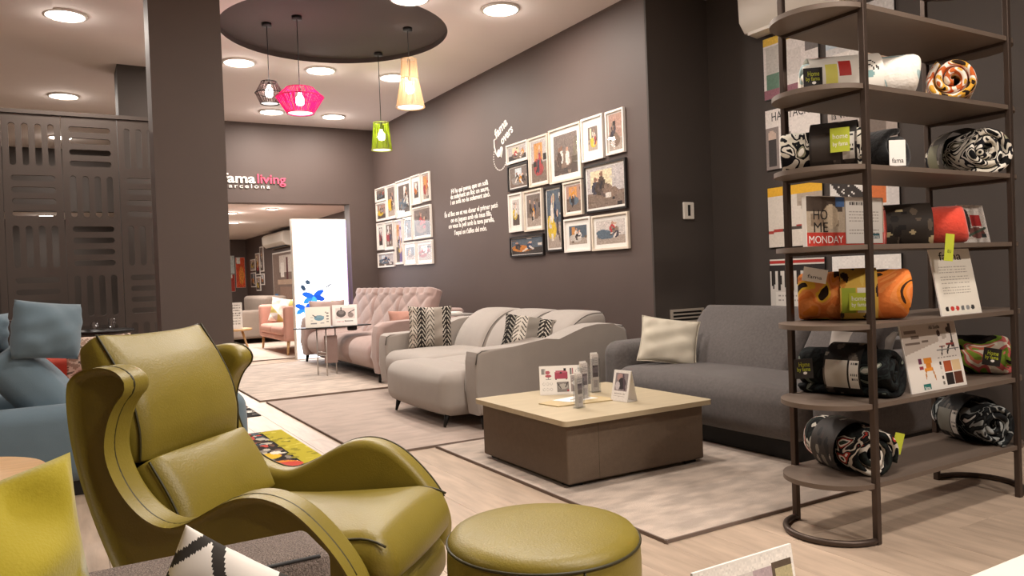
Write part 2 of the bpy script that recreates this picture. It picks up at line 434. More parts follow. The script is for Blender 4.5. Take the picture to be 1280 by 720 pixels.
# ================================================================== CEILING LIGHTS
DIFF = emit('downlight_diffuser', (1, .93, .84), 14)
TRIM = mat('downlight_trim', '#f4efe8', .4)
def downlight(x, y, z=ZC, r=.15, label='', p=None, group='recessed ceiling downlights'):
    t = thing('ceiling_downlight', label, 'downlight', (x, y, z), 0, group)
    MB().lathe([(r, -.001), (r+.02, -.001), (r+.02, -.014), (r, -.018)], n=32, cap=False).build('trim_ring', TRIM, t)
    MB().lathe([(.001, -.012), (r, -.012)], n=32, cap=False).build('glow_disc', DIFF, t)
    ld = bpy.data.lights.new('downlight', 'AREA'); ld.shape = 'DISK'; ld.size = 2*r; ld.energy = LAMP if p is None else p; ld.color = WARM
    lo = bpy.data.objects.new('downlight_lamp', ld); COL.objects.link(lo); lo.parent = t; lo.location = (0, 0, -.025)
    l2 = bpy.data.lights.new('downlight_glow', 'POINT'); l2.energy = ld.energy*.08; l2.color = WARM; l2.shadow_soft_size = .08
    lo = bpy.data.objects.new('downlight_glow', l2); COL.objects.link(lo); lo.parent = t; lo.location = (0, 0, -.11)
spots = {
 (3.46, 5.94): 'round glowing downlight above the light grey sofa arm by the picture wall',
 (2.62, 6.02): 'round glowing downlight at the edge of the dark round ceiling recess',
 (1.71, 8.50): 'round glowing downlight between the column and the black string pendant',
 (2.58, 8.48): 'round glowing downlight between the pink and green pendants',
 (3.44, 8.46): 'round glowing downlight beside the tall beige pendant',
 (2.57, 10.77): 'round glowing downlight close to the lettered wall, above the doorway',
 (3.44, 10.78): 'round glowing downlight in the corner between the lettered wall and picture wall',
 (.11, 7.61): 'large round glowing downlight in front of the slotted screen',
 (.10, 10.75): 'round glowing downlight just above the top of the slotted screen',
 (.06, 13.63): 'round glowing downlight seen through the slots of the screen'}
for (x, y), l in spots.items(): downlight(x, y, label=l)
for x in (1.71, 2.58):
    for y in (3.5, 1.1): downlight(x, y, label='round glowing downlight over the front of the shop')
for x in (2.2, 3.44): downlight(x, -1.3, label='round glowing downlight over the front of the shop', p=70)
downlight(-2.2, 4.6, label='round glowing downlight over the side of the shop')
for (x, y) in ((2.63, 14.25), (3.06, 16.4), (3.14, 13.4), (2.6, 19.5)):
    downlight(x, y, 2.45, .09, 'small bright spotlight on the ceiling beyond the doorway', 60, 'spotlights in the far room')
downlight(-.2, 15.6, 2.5, .12, 'round downlight in the low alcove behind the slotted screen', 18, None)

# ================================================================== OLIVE WING CHAIR
ch = thing('wing_armchair', 'olive green leather wing armchair with curved arms and dark piping', 'armchair', (.506, 2.594, 0), -.764)
prof = [(-.32,.88),(-.30,.91),(-.26,.93),(-.20,.937),(-.15,.925),(-.12,.895),(-.125,.86),(-.16,.83),(-.19,.77),(-.202,.70),(-.185,.635),(-.142,.565),(-.08,.51),(-.01,.486),(.06,.507),(.135,.55),(.21,.582),(.29,.586),(.375,.555),(.45,.49),(.51,.42),(.55,.35),(.565,.27),(.54,.2),(.46,.15),(.3,.12),(.05,.12),(-.08,.17),(-.16,.32),(-.215,.43),(-.26,.54),(-.298,.66),(-.318,.77)]
def smooth_loop(p, it=2):
    for _ in range(it):
        q = []
        for i in range(len(p)):
            a, b = p[i], p[(i+1) % len(p)]
            q += [(a[0]*.75+b[0]*.25, a[1]*.75+b[1]*.25), (a[0]*.25+b[0]*.75, a[1]*.25+b[1]*.75)]
        p = q
    return p
pr_near = smooth_loop(prof, 2)
far = [(a-.085*min(1, max(0, (z-.44)/.10)), z-(.025 if z < .60 else 0)) if a < .04 and z > .44 else (a, z) for a, z in prof]
pr_far = smooth_loop(far, 2)
def resample(p, n):
    P = [Vector(q) for q in p]; L = [0]
    for i in range(len(P)): L.append(L[-1]+(P[(i+1) % len(P)]-P[i]).length)
    out = []; j = 0
    for k in range(n):
        t = L[-1]*k/n
        while L[j+1] < t: j += 1
        f = (t-L[j])/max(1e-9, L[j+1]-L[j]); out.append(P[j].lerp(P[(j+1) % len(P)], f))
    return out
def slab(p, b0, b1, r, n=150, seg=5):
    """outline in (a, z) thickened along b with softly rounded rims"""
    P = resample(p, n); area = sum(P[i].x*P[(i+1) % n].y-P[(i+1) % n].x*P[i].y for i in range(n))
    sgn = 1 if area > 0 else -1; Nn = []
    for i in range(n):
        t = (P[(i+2) % n]-P[i-2]).normalized(); Nn.append(Vector((-t.y, t.x))*sgn)
    rings = []; d = 1 if b1 > b0 else -1
    for k in range(seg+1):
        a = PI/2*k/seg; rings.append((b0+d*r*(1-math.sin(a)), r*(1-math.cos(a))))
    rings = [(b, ins) for b, ins in rings[::-1]]+[(b1-d*(b-b0), ins) for b, ins in rings]
    vs = [(P[i].x+Nn[i].x*ins, b, P[i].y+Nn[i].y*ins) for b, ins in rings for i in range(n)]
    fs = [(k*n+i, k*n+(i+1) % n, (k+1)*n+(i+1) % n, (k+1)*n+i) for k in range(len(rings)-1) for i in range(n)]
    fs += [tuple(range(n))[::-1], tuple((len(rings)-1)*n+i for i in range(n))]
    bm = bmesh.new(); bv = [bm.verts.new(v) for v in vs]
    for f in fs: bm.faces.new([bv[i] for i in f])
    bmesh.ops.recalc_face_normals(bm, faces=bm.faces[:]); bm.verts.index_update()
    out = MB().add([v.co.copy() for v in bm.verts], [tuple(v.index for v in f.verts) for f in bm.faces]); bm.free(); return out
def wing_out(b, z):           # the panel leans out a little at wing and arm
    return b*(1+.05*max(0, (z-.3)))
def shrink(path, k):
    a, b = path[max(0, k-1)], path[min(len(path)-1, k+1)]; dx, dz = b[0]-a[0], b[1]-a[1]; L = math.hypot(dx, dz) or 1
    return (path[k][0]+dz/L*.0030, path[k][1]-dx/L*.0030)
for sg in (-1, 1):
    pr = pr_near if sg < 0 else pr_far
    mb = slab(pr, sg*.288, sg*.378, .028)
    o = mb.build('side_panel', OLIVE, ch, True, wn=True)
    top = [p for p in pr]
    i0 = min(range(len(top)), key=lambda i: (top[i][0]+.32)**2+(top[i][1]-.86)**2)
    i1 = min(range(len(top)), key=lambda i: (top[i][0]-.545)**2+(top[i][1]-.35)**2)
    path = []; i = i0
    while i != i1: path.append(top[i]); i = (i+1) % len(top)
    if len(path) > len(top)*.75: path = []
    if path: MB().tube([(a, sg*.3655, z) for a, z in [shrink(path, k) for k in range(len(path))]], .0045, 6).build('piping', OLIVEP, o)
# rear shell between the panels
rear = []
def shellp(t, b):             # t 0 bottom .. 1 top
    pts = [(-.02,.15),(-.17,.35),(-.25,.55),(-.30,.72),(-.325,.82),(-.335,.87)]
    x = t*(len(pts)-1); i = min(int(x), len(pts)-2); f = x-i
    a = pts[i][0]*(1-f)+pts[i+1][0]*f; z = pts[i][1]*(1-f)+pts[i+1][1]*f
    return (a-.06*(1-(b/.31)**2), b, z)
vs = [shellp(i/14, -.31+.62*j/12) for i in range(15) for j in range(13)]
o = MB().add(vs, [(i*13+j, i*13+j+1, (i+1)*13+j+1, (i+1)*13+j) for i in range(14) for j in range(12)]).build('back_shell', OLIVE, ch)
md = o.modifiers.new('s', 'SOLIDIFY'); md.thickness = .05; md.offset = 0
def lean(curve):
    def fn(x, y, z):          # x thickness, z height param 0..1
        t = max(0, min(1, z)); n = len(curve)-1; q = t*n; i = min(int(q), n-1); f = q-i
        def cat(k):
            p0, p1, p2, p3 = [curve[max(0, min(n, i+d))][k] for d in (-1, 0, 1, 2)]
            return .5*(2*p1+(p2-p0)*f+(2*p0-5*p1+4*p2-p3)*f*f+(3*p1-p0-3*p2+p3)*f**3)
        a, h = cat(0), cat(1)
        d = Vector((curve[min(n, i+1)][0]-curve[i][0], curve[min(n, i+1)][1]-curve[i][1])).normalized()
        # points beyond the ends
        e = z-t
        L = .42
        return (a+d.y*x+d.x*e*L, y, h-d.x*x+d.y*e*L)
    return fn
def edge_pipe(fn, x, hy, z0, z1, parent, mt=OLIVEP, r=.004, side=(-1, 1), n=20):
    for sg in side:
        MB().tube([fn(x, sg*hy, z0+(z1-z0)*i/n) for i in range(n+1)], r, 6).build('piping', mt, parent)
bc = [(-.285,.62),(-.283,.74),(-.332,.86),(-.412,.975)]
fb0 = lean(bc)
def fb(x, y, z):
    k = max(0, (z-.62)/.38); e = abs(y)/.26
    return fb0(.085-(.085-x)*(1-.6*k**1.5), y, z+.05*k*e**4-.02*k*(1-e**2))
o = MB().soft(-.085, .085, -.26, .26, .02, .97, r=.05, k=4, n=(2,10,14), bulge=(.035,.012,.0), fn=fb).build('back_cushion', OLIVE, ch)
edge_pipe(fb, .074, .253, .06, .95, o)
MB().tube([fb(.06, y, .955) for y in np.linspace(-.245, .245, 20)], .004, 6).build('piping', OLIVEP, o)
lc = [(-.115,.40),(-.165,.50),(-.235,.61)]
flm = lean(lc)
o = MB().soft(-.075, .075, -.265, .265, .0, 1.0, r=.06, k=4, n=(2,10,8), bulge=(.03,.0,.0), fn=flm).build('lumbar_cushion', OLIVE, ch)
edge_pipe(flm, .062, .256, .05, .93, o, side=(-1,))
def seatfn(x, y, z):
    up = .045*max(0, (x-.1)/.45)**1.5 if x > .1 else 0
    drop = .05*max(0, (x-.48)/.12)**2
    return (x, y, z+up-drop)
o = MB().soft(-.18, .592, -.278, .278, .27, .408, r=.06, k=4, n=(16,10,2), bulge=(.012,.0,.03), fn=seatfn).build('seat_cushion', OLIVE, ch)
for sg in (-1, 1):
    MB().tube([seatfn(x, sg*.262, .398) for x in np.linspace(.25, .575, 14)], .004, 6).build('piping', OLIVEP, o)
MB().soft(-.1, .575, -.276, .276, .13, .30, r=.07, k=4, n=(6,6,2), bulge=(.02,0,0)).build('front_base', OLIVE, ch)
MB().lathe([(.03,.02),(.03,.14)], n=20).build('swivel_column', CHROME, ch)
MB().lathe([(.26,0),(.27,.008),(.25,.02),(.05,.035)], n=40).build('swivel_plate', CHROME, ch)

# ================================================================== OLIVE POUF
pf = thing('round_pouf', 'round olive green leather pouf with a piped seam, in front of the wing armchair', 'pouf', (1.2, 1.925, 0))
MB().lathe([(.19,.0),(.245,.012),(.262,.05),(.279,.14),(.286,.24),(.287,.31),(.285,.358),(.283,.37)], n=56).build('side', OLIVE, pf)
MB().lathe([(.283,.365),(.282,.378),(.270,.393),(.235,.403),(.15,.409),(.05,.411),(.001,.411)], n=56, cap=False).build('top', OLIVE, pf)
MB().tube([(.285*math.cos(2*PI*i/56), .285*math.sin(2*PI*i/56), .370) for i in range(56)], .0045, 6, True).build('piping', OLIVEP, pf)
a = math.radians(-100)
MB().tube([(r*math.cos(a), r*math.sin(a), z) for r, z in ((.263,.05),(.280,.14),(.287,.24),(.288,.31),(.286,.365))], .003, 6).build('side_seam', OLIVEP, pf)

# ================================================================== RUGS
def rug(name, label, x0, x1, y0, y1, mt, h=.014):
    t = thing(name, label, 'rug', ((x0+x1)/2, (y0+y1)/2, 0))
    MB().soft(x0+.012, x1-.012, y0+.012, y1-.012, .0005, h, r=.005, k=2, n=(1,1,1)).build('pile', mt, t, True, True)
    e = MB()
    for b in ((x0+.004, x0+.012, y0, y1), (x1-.012, x1-.004, y0, y1), (x0, x1, y0+.004, y0+.012), (x0, x1, y1-.012, y1-.004)): e.box(*b, .0005, h+.002)
    e.build('edge_binding', RUGE, t, False, True); return t
rug('area_rug', 'pale silvery beige rug under the coffee table and dark grey sofa', 2.14, 4.05, 2.46, 4.77, RUG)
rug('area_rug', 'beige rug under the light grey sofa and its footrest', 1.66, 4.1, 4.79, 7.66, RUG2)
rug('area_rug', 'pale mottled rug under the pink tufted sofa and tray table', 1.62, 4.1, 7.76, 11.3, RUG)

# ================================================================== COFFEE TABLE
ct = thing('coffee_table', 'low square coffee table with taupe upholstered box base and pale oak top', 'coffee table', (2.74, 3.82, .0145))
def topfn(x, y, z): return (x, y, z)
MB().soft(2.255, 3.225, 3.345, 4.285, .035, .352, r=.012, k=2, n=(1,1,1)).build('body', TAUPE, ct, True, True, wn=True)
MB().box(2.46, 2.462, 3.3445, 3.346, .04, .35).build('seam', OLIVEP, ct, False, True)
tb = smooth_loop([(2.225,3.315),(2.74,3.305),(3.255,3.315),(3.265,3.82),(3.255,4.315),(2.74,4.325),(2.225,4.315),(2.215,3.82)], 0)
def sq(n=10, hx=.525, hy=.512, r=.03):
    p = []
    for cx, cy, a0 in ((hx-r, hy-r, 0), (-hx+r, hy-r, 90), (-hx+r, -hy+r, 180), (hx-r, -hy+r, 270)):
        for i in range(n+1): a = math.radians(a0+90*i/n); p.append((2.745+cx+r*math.cos(a), 3.815+cy+r*math.sin(a)))
    return p
MB().prism(sq(), .354, .382, 'z', bev=.009, seg=3).build('table_top', TOPW, ct, True, True, wn=True)
for x in (2.33, 3.15):
    for y in (3.42, 4.21): MB().box(x-.04, x+.04, y-.04, y+.04, .0145, .036).build('foot', BLACKP, ct, False, True)
ZT = .3825
# brochures, cards and holders on the table
def desk_card(name, label, cat, o, rz, w, h, tilt, art, group=None, thick=.003, back=True, mt=PRINT):
    """board leaning back by tilt; o = middle of its lower edge; faces local -y"""
    t = thing(name, label, cat, o, rz, group)
    M = Matrix.Rotation(-tilt, 4, 'X')
    MB().box(-w/2, w/2, 0, thick, 0, h).xf(M).build('board', WHITE, t, False)
    F = M @ frame((-w/2+.004, -.0008, .004), (1,0,0), (0,0,1))
    ink_plane('print', art, F, w-.008, h-.008, mt, t)
    if back:
        # strut down to the surface behind
        p = M @ Vector((0, thick, h*.8)); q = Vector((0, thick+h*.8*math.sin(tilt)+h*.38, .0)); d = .03
        MB().add([(-d,p.y,p.z),(d,p.y,p.z),(d,q.y,q.z),(-d,q.y,q.z),(-d,p.y+.002,p.z),(d,p.y+.002,p.z),(d,q.y+.002,q.z),(-d,q.y+.002,q.z)],
                 [(0,1,2,3),(7,6,5,4),(0,4,5,1),(2,6,7,3),(0,3,7,4),(1,5,6,2)]).build('strut', WHITE, t, False)
    return t
A = Art(96, 64, '#efeae4')
A.rect(.03,.08,.09,.28,'#8b8784').rect(.1,.08,.115,.28,'#47413f')
A.ell(.17,.22,.05,.07,'#b5606a').ell(.18,.34,.07,.05,'#b25560').line(.18,.38,.18,.45,.008,'#444').rect(.12,.45,.24,.47,'#6a6a6a')
A.rect(.32,.2,.6,.46,'#a8475a').rect(.34,.16,.58,.24,'#c06a7a').rect(.52,.08,.57,.17,'#222').ell(.46,.24,.03,.03,'#333').rect(.33,.46,.36,.49,'#444').rect(.56,.46,.59,.49,'#444')
A.rect(.66,.08,.7,.32,'#777').rect(.71,.08,.73,.3,'#a05058').ring(.87,.2,.09,.11,.1,'#9a9a9a')
for i in range(6): A.ring(.08+.08*(i % 3),.62+.2*(i//3),.03,.05,.25,'#b5b0aa')
A.rect(.36,.56,.63,.92,'#8d8784').ell(.5,.73,.1,.1,'#bdb8b2').line(.37,.6,.45,.8,.012,'#4a4442').line(.6,.58,.55,.75,.012,'#4a4442').rect(.58,.84,.63,.9,'#b04a55')
A.rect(.67,.34,.97,.92,'#9b8f8c').put((abs(A.X-.82)/.14+abs(A.Y-.62)/.22) < 1, '#e9e4df').ring(.82,.62,.07,.1,.3,'#4d4845')
for i in range(3): A.line(.69,.4+.1*i,.78,.36+.1*i,.006,'#d8d2cc')
desk_card('brochure_display', 'white brochure card with a red chair and red sofa, standing on the coffee table', 'brochure', (2.725, 4.06, ZT), math.radians(-28), .30, .185, math.radians(8), A)
def flat_card(name, label, cat, pts, z, t, mt, art_mt=None):
    return tag(MB().prism(pts, z, z+t, 'z').build(name, mt, None, False), label, cat)
KRAFT = mat('kraft_paper', '#bda981', .7, var=.06)
e = thing('kraft_envelope', 'kraft paper envelope lying flat in front of the brochure on the coffee table', 'envelope', (2.62, 3.82, ZT))
MB().prism([(2.41,3.86),(2.44,3.70),(2.87,3.66),(2.80,3.98)], 0+ZT, ZT+.006, 'z').build('sheet', KRAFT, e, False, True)
MB().prism([(2.52,3.88),(2.56,3.76),(2.78,3.77),(2.74,3.93)], ZT+.006, ZT+.009, 'z').build('paper_slip', WHITE, e, False, True)
pe = thing('ballpoint_pen', 'slim white pen lying on the kraft envelope', 'pen', (2.7, 3.86, ZT+.009))
MB().tube([(2.60,3.80,ZT+.013),(2.745,3.88,ZT+.013)], .004, 8).build('barrel', WHITEP, pe, True, True)
MB().tube([(2.742,3.878,ZT+.013),(2.758,3.887,ZT+.013)], [.003,.001], 8).build('tip', BLACKP, pe, True, True)
def holder(x, y, h, rz, label):
    t = thing('acrylic_leaflet_holder', label, 'leaflet holder', (x, y, ZT), rz, 'narrow clear leaflet holders on the coffee table')
    w, d = .062, .035
    MB().box(-w/2, w/2, -d/2, -d/2+.003, 0, h*.93).build('front_pane', CLEAR, t, False)
    MB().box(-w/2, w/2, d/2-.003, d/2, 0, h).build('back_pane', CLEAR, t, False)
    for sx in (-1, 1): MB().box(sx*w/2-.0015, sx*w/2+.0015, -d/2, d/2, 0, h*.93).build('side_pane', CLEAR, t, False)
    MB().box(-w/2-.003, w/2+.003, -d/2-.003, d/2+.003, 0, .006).build('base', CLEAR, t, False)
    a = Art(20, 50, '#d9d2cf').rect(.1,.3,.9,.62,'#6d6468').rect(.15,.36,.85,.5,'#8d8288').words(.1,.9,.08,4,.045,.02,'#9d9794').rect(.2,.7,.8,.9,'#b5aeb0').noise(.1)
    for k in range(3):
        o = MB().box(-w/2+.006, w/2-.006, -.009+.007*k, -.005+.007*k, .008, h*1.02+.008*k).build('leaflet', WHITE, t, False)
        if k == 0: ink_plane('print', a, frame((-w/2+.006, -.0095, .01), (1,0,0), (0,0,1)), w-.012, h, PRINT, o)
holder(2.52, 3.60, .185, .3, 'clear acrylic leaflet holder nearest the pouf, the shortest of three in a row')
holder(2.70, 3.80, .215, .1, 'middle one of three clear acrylic leaflet holders on the coffee table')
holder(2.93, 4.00, .235, -.1, 'tallest clear acrylic leaflet holder, farthest from the kraft envelope edge')
te = thing('tent_card', 'white tent card with a small photo, standing alone on the coffee table', 'tent card', (2.86, 3.62, ZT), math.radians(-82))
h, w_, sp = .185, .135, .042
for sg in (-1, 1):
    M = Matrix.Translation((0, sg*sp, 0)) @ Matrix.Rotation(sg*math.atan2(sp, h), 4, 'X')
    MB().box(-w_/2, w_/2, -.0015, .0015, 0, h).xf(M).build('panel', WHITE, te, False)
    if sg < 0:
        a = Art(40, 54, '#e9e3de').rect(.12,.08,.9,.66,'#8d8385').ell(.4,.22,.18,.13,'#b28e8a').ell(.55,.42,.24,.2,'#3a3438').ell(.3,.5,.14,.14,'#c9c0c4').line(.6,.15,.75,.6,.05,'#5a4a52').words(.15,.8,.75,2,.08,.03,'#a29a96').noise(.06)
        ink_plane('print', a, M @ frame((-w_/2+.003, -.0022, .003), (1,0,0), (0,0,1)), w_-.006, h-.006, PRINT, te)
MB().box(-w_/2, w_/2, -sp, sp, 0, .002).build('base_flap', WHITE, te, False)
#PART2
# ================================================================== LIGHT GREY SOFA (faces -x)
def leg(x, y, z0, z1, r0, r1, mt, parent, dx=0, dy=0):
    z0 += .004
    return MB().tube([(x+dx, y+dy, z0), (x, y, z1)], [r0, r1], 10).build('leg', mt, parent, True, True)
RZ = .0165                                        # top of the rug pile
gs = thing('recliner_sofa', 'light warm grey fabric sofa with raised footrest and sweeping arms, on the beige rug', 'sofa', (3.3, 6.2, RZ))
arm = [(2.60,.13),(2.585,.3),(2.585,.52),(2.60,.595),(2.64,.615),(2.9,.618),(3.2,.622),(3.32,.645),(3.44,.685),(3.56,.722),(3.68,.738),(3.85,.735),(3.96,.715),(4.0,.67),(4.02,.4),(4.0,.13)]
armf = [(x+.16 if x < 3 else x, z) for x, z in arm]
for (pr_, y0, y1) in ((arm, 4.98, 5.19), (armf, 7.22, 7.44)):
    o = MB().prism(pr_, y0, y1, 'y', bev=.035, seg=4).build('arm', GREY, gs, True, True, wn=True)
    MB().tube([(x, y0+.011, z-.012) for x, z in pr_[2:13]], .005, 6).build('piping', GREYP, o, True, True)
MB().soft(2.8, 4.02, 5.19, 7.22, .13, .33, r=.03, n=(2,2,2)).build('seat_base', GREY, gs, True, True)
for (y0, y1) in ((5.2, 6.21), (6.22, 7.21)):
    MB().soft(2.70, 3.62, y0, y1, .22, .455, r=.10, k=4, n=(6,6,2), bulge=(0,0,.035)).build('seat_cushion', GREY, gs, True, True)
MB().soft(2.42, 2.86, 5.21, 6.42, .105, .44, r=.095, k=5, n=(4,6,3), bulge=(.022,.012,.03)).build('footrest', GREY, gs, True, True)
def leanx(curve, thick_sign=1):
    def fn(x, y, z):
        n = len(curve)-1; t = max(0, min(1, z)); q = t*n; i = min(int(q), n-1); f = q-i
        def cat(k):
            p0, p1, p2, p3 = [curve[max(0, min(n, i+d))][k] for d in (-1, 0, 1, 2)]
            return .5*(2*p1+(p2-p0)*f+(2*p0-5*p1+4*p2-p3)*f*f+(3*p1-p0-3*p2+p3)*f**3)
        def der(k):
            p0, p1, p2, p3 = [curve[max(0, min(n, i+d))][k] for d in (-1, 0, 1, 2)]
            return .5*((p2-p0)+2*f*(2*p0-5*p1+4*p2-p3)+3*f*f*(3*p1-p0-3*p2+p3))
        d = Vector((der(0), der(1))); d.normalize()
        return (cat(0)+d.y*x, y, cat(1)-d.x*x)
    return fn
# back curve in a = 4.05 - x
gc = leanx([(.52,.36),(.47,.50),(.38,.63),(.24,.715),(.07,.72)])
for (y0, y1) in ((5.22, 5.87), (5.875, 6.53), (6.535, 7.2)):
    o = MB().soft(-.10, .10, y0, y1, .0, 1.0, r=.085, k=4, n=(2,8,16), bulge=(.02,.0,.0), fn=gc).mirx(4.05).build('back_cushion', GREY, gs, True, True)
    MB().tube([(4.05-p[0], p[1], p[2]) for p in [gc(.088, y0+.02, t) for t in np.linspace(.05, .95, 18)]], .004, 6).build('piping', GREYP, o, True, True)
MB().soft(3.75, 4.03, 5.2, 7.2, .13, .62, r=.05, n=(2,4,4)).build('back_frame', GREY, gs, True, True)
for (x, y, dx) in ((2.49,5.30,-.03),(2.49,6.28,-.03)): leg(x, y, RZ, .12, .010, .024, BLACKM, gs, dx)
for (x, y) in ((2.66,5.04),(2.86,7.36),(3.95,5.04),(3.95,7.36)): leg(x, y, RZ, .14, .014, .026, BLACKM, gs)

# ================================================================== PINK TUFTED SOFA
ps = thing('tufted_sofa', 'dusty pink three-seat sofa with diamond-tufted high back, against the picture wall', 'sofa', (3.5, 9.6, RZ))
parm = [(2.97,.12),(2.945,.3),(2.95,.55),(2.975,.645),(3.04,.685),(3.2,.69),(3.6,.70),(3.9,.71),(4.0,.68),(4.02,.4),(4.0,.12)]
for (y0, y1) in ((8.0, 8.24), (10.96, 11.2)):
    MB().prism(parm, y0, y1, 'y', bev=.06, seg=5).build('arm', PINK, ps, True, True, wn=True)
MB().soft(3.06, 4.0, 8.2, 11.0, .13, .3, r=.03).build('seat_base', PINK, ps, True, True)
for (y0, y1) in ((8.25, 9.14), (9.15, 10.04), (10.05, 10.95)):
    MB().soft(2.96, 3.66, y0, y1, .15, .47, r=.13, k=5, n=(5,6,3), bulge=(.015,0,.03)).build('seat_cushion', PINK, ps, True, True)
pc = leanx([(.48,.38),(.38,.52),(.30,.74),(.25,.92),(.21,1.035)])
def tuft(y0, y1):
    def fn(x, y, z):
        u = (y-y0)/(y1-y0)*4.0; v = z*5.0
        if x > .02:
            if v < 4.0: d = abs(math.sin(PI*(u+v)/2*1.0))*abs(math.sin(PI*(u-v)/2*1.0)); d = d**.45
            else: d = abs(math.sin(PI*u))**.5
            x = x-.024+.032*d
        return pc(x, y, z)
    return fn
for (y0, y1) in ((8.26, 9.15), (9.16, 10.05), (10.06, 10.95)):
    o = MB().soft(-.09, .09, y0, y1, .0, 1.0, r=.07, k=3, n=(2,36,36), fn=tuft(y0, y1)).mirx(4.03).build('back_cushion', PINK, ps, True, True)
    b = 0
    for i in range(5):
        for j in range(1, 5):
            u = i+(.0 if j % 2 == 0 else 0); v = j if (i+j) % 2 == 0 else None
            if v is None or u in (0, 4): continue
            p = pc(.058, y0+(y1-y0)*u/4, v/5.0)
            MB().lathe([(.001,-.006),(.012,-.003),(.012,.003),(.001,.006)], n=10, cap=False).xf(Matrix.Translation((4.03-p[0], p[1], p[2])) @ Matrix.Rotation(PI/2, 4, 'Y')).build('button', PINK, o, True, True)
MB().soft(3.82, 4.06, 8.05, 11.1, .13, .80, r=.05, n=(2,4,4)).build('back_frame', PINK, ps, True, True)
for (x, y) in ((3.02, 8.12), (3.02, 11.08), (3.92, 8.12), (3.92, 11.08)): leg(x, y, RZ, .15, .016, .03, BLACKM, ps, -.02)
MB().box(3.12, 3.9, 8.3, 10.9, .10, .14).build('mechanism', BLACKP, ps, False, True)

# ================================================================== DARK GREY SOFA
ds = thing('two_seat_sofa', 'heather grey fabric sofa with low rounded seat, behind the coffee table', 'sofa', (4.1, 3.6, .0))
MB().soft(3.50, 4.40, 2.90, 4.58, .135, .452, r=.11, k=5, n=(5,8,3), bulge=(.015,.0,.02)).build('seat', DGREY, ds, True, True)
MB().soft(3.60, 4.80, 4.56, 4.84, .135, .615, r=.10, k=5, n=(5,2,3), bulge=(0,.01,.01)).build('arm', DGREY, ds, True, True)
MB().soft(3.60, 4.80, 2.66, 2.92, .135, .615, r=.10, k=5, n=(5,2,3), bulge=(0,.01,.01)).build('arm', DGREY, ds, True, True)
dc = leanx([(.74,.34),(.68,.46),(.58,.60),(.48,.73),(.40,.80)])
for (y0, y1) in ((3.40, 4.47), (2.90, 3.39)):
    MB().soft(-.10, .10, y0, y1, .0, 1.0, r=.075, k=4, n=(2,8,12), bulge=(.02,0,0), fn=dc).mirx(4.83).build('back_cushion', DGREY, ds, True, True)
MB().soft(4.35, 4.82, 2.88, 4.58, .135, .66, r=.06).build('back_frame', DGREY, ds, True, True)
MB().box(3.62, 4.7, 2.78, 4.72, .0165, .14).build('plinth', BLACKP, ds, False, True)
MB().box(3.51, 3.512, 3.39, 3.393, .2, .4).build('seat_seam', GREYP, ds, False, True)

# ================================================================== CUSHIONS
def cushion(name, label, loc, rot, w, h, t, mt, seed=0, pipe=None, paint=None, n=18, group=None, pinch=.07, wr=.006):
    T = thing(name, label, 'cushion', loc, 0, group); T.rotation_euler = rot
    o = MB().pillow(w, h, t, n, seed=seed, pinch=pinch, wr=wr).build('cover', mt, T)
    if paint: ink_faces(o, lambda c: paint(c.x/w+.5, c.z/h))
    e = []
    for k in range(4):
        for i in range(16):
            s_ = -1+2*i/16
            u, v = [(s_,-1), (1,s_), (-s_,1), (-1,-s_)][k]
            e.append((w/2*u*(1-pinch*(1-v*v)), 0, h/2*v*(1-pinch*(1-u*u))+h/2))
    if pipe: MB().tube(e, .004, 6, True).build('piping', pipe, o)
    return T
def herring(u, v):
    k = u*5.2; b = int(k); f = k-b
    base = [(.50,.44,.37), (.03,.025,.022), (.47,.42,.36), (.30,.26,.22), (.03,.025,.022), (.16,.135,.115)][b % 6]
    d = f-.5; s_ = (v*9+abs(d)*3.0) % 1
    if abs(d) < .06: return base
    if b % 6 in (1, 4): return (.5,.45,.38) if s_ < .33 else (.015,.013,.012)
    if b % 6 in (0, 2): return (.03,.026,.023) if s_ < .35 else base
    return base
cushion('patterned_cushion', 'black, white and taupe leaf-striped cushion upright at the far arm of the light grey sofa', (3.13, 7.00, .463), (-.10, .03, math.radians(-18)), .44, .42, .13, CLOTHP, 3, None, herring, 64)
def herring2(u, v):
    c = herring((u+.2) % 1, v); return tuple(q*.55 for q in c) if (int(u*5) % 2 == 0) else c
cushion('patterned_cushion', 'dark leaf-striped cushion leaning in the near corner of the light grey sofa', (3.34, 5.47, .463), (-.60, .15, math.radians(-38)), .54, .40, .14, CLOTHP, 4, None, herring2, 64)
cushion('throw_cushion', 'cream linen cushion leaning on the arm of the heather grey sofa', (3.80, 4.30, .462), (-.50, .14, math.radians(-42)), .43, .37, .14, CREAM, 5, CREAM, n=24, wr=.008)
cushion('throw_cushion', 'terracotta pink cushion resting along the near arm of the tufted sofa', (3.52, 8.42, .46), (-.25, .0, math.radians(-10)), .5, .34, .15, PINKD, 6, None)
cushion('throw_cushion', 'dusty pink cushion at the far end of the tufted sofa, beside the light box', (3.22, 10.72, .475), (-.12, .0, math.radians(-15)), .5, .43, .14, PINK, 7, None)
cushion('throw_cushion', 'pale grey cushion on the heather grey sofa, half hidden behind the rolled blankets', (4.18, 3.02, .46), (-.3, .25, math.radians(-50)), .38, .33, .13, GREY, 8, None)

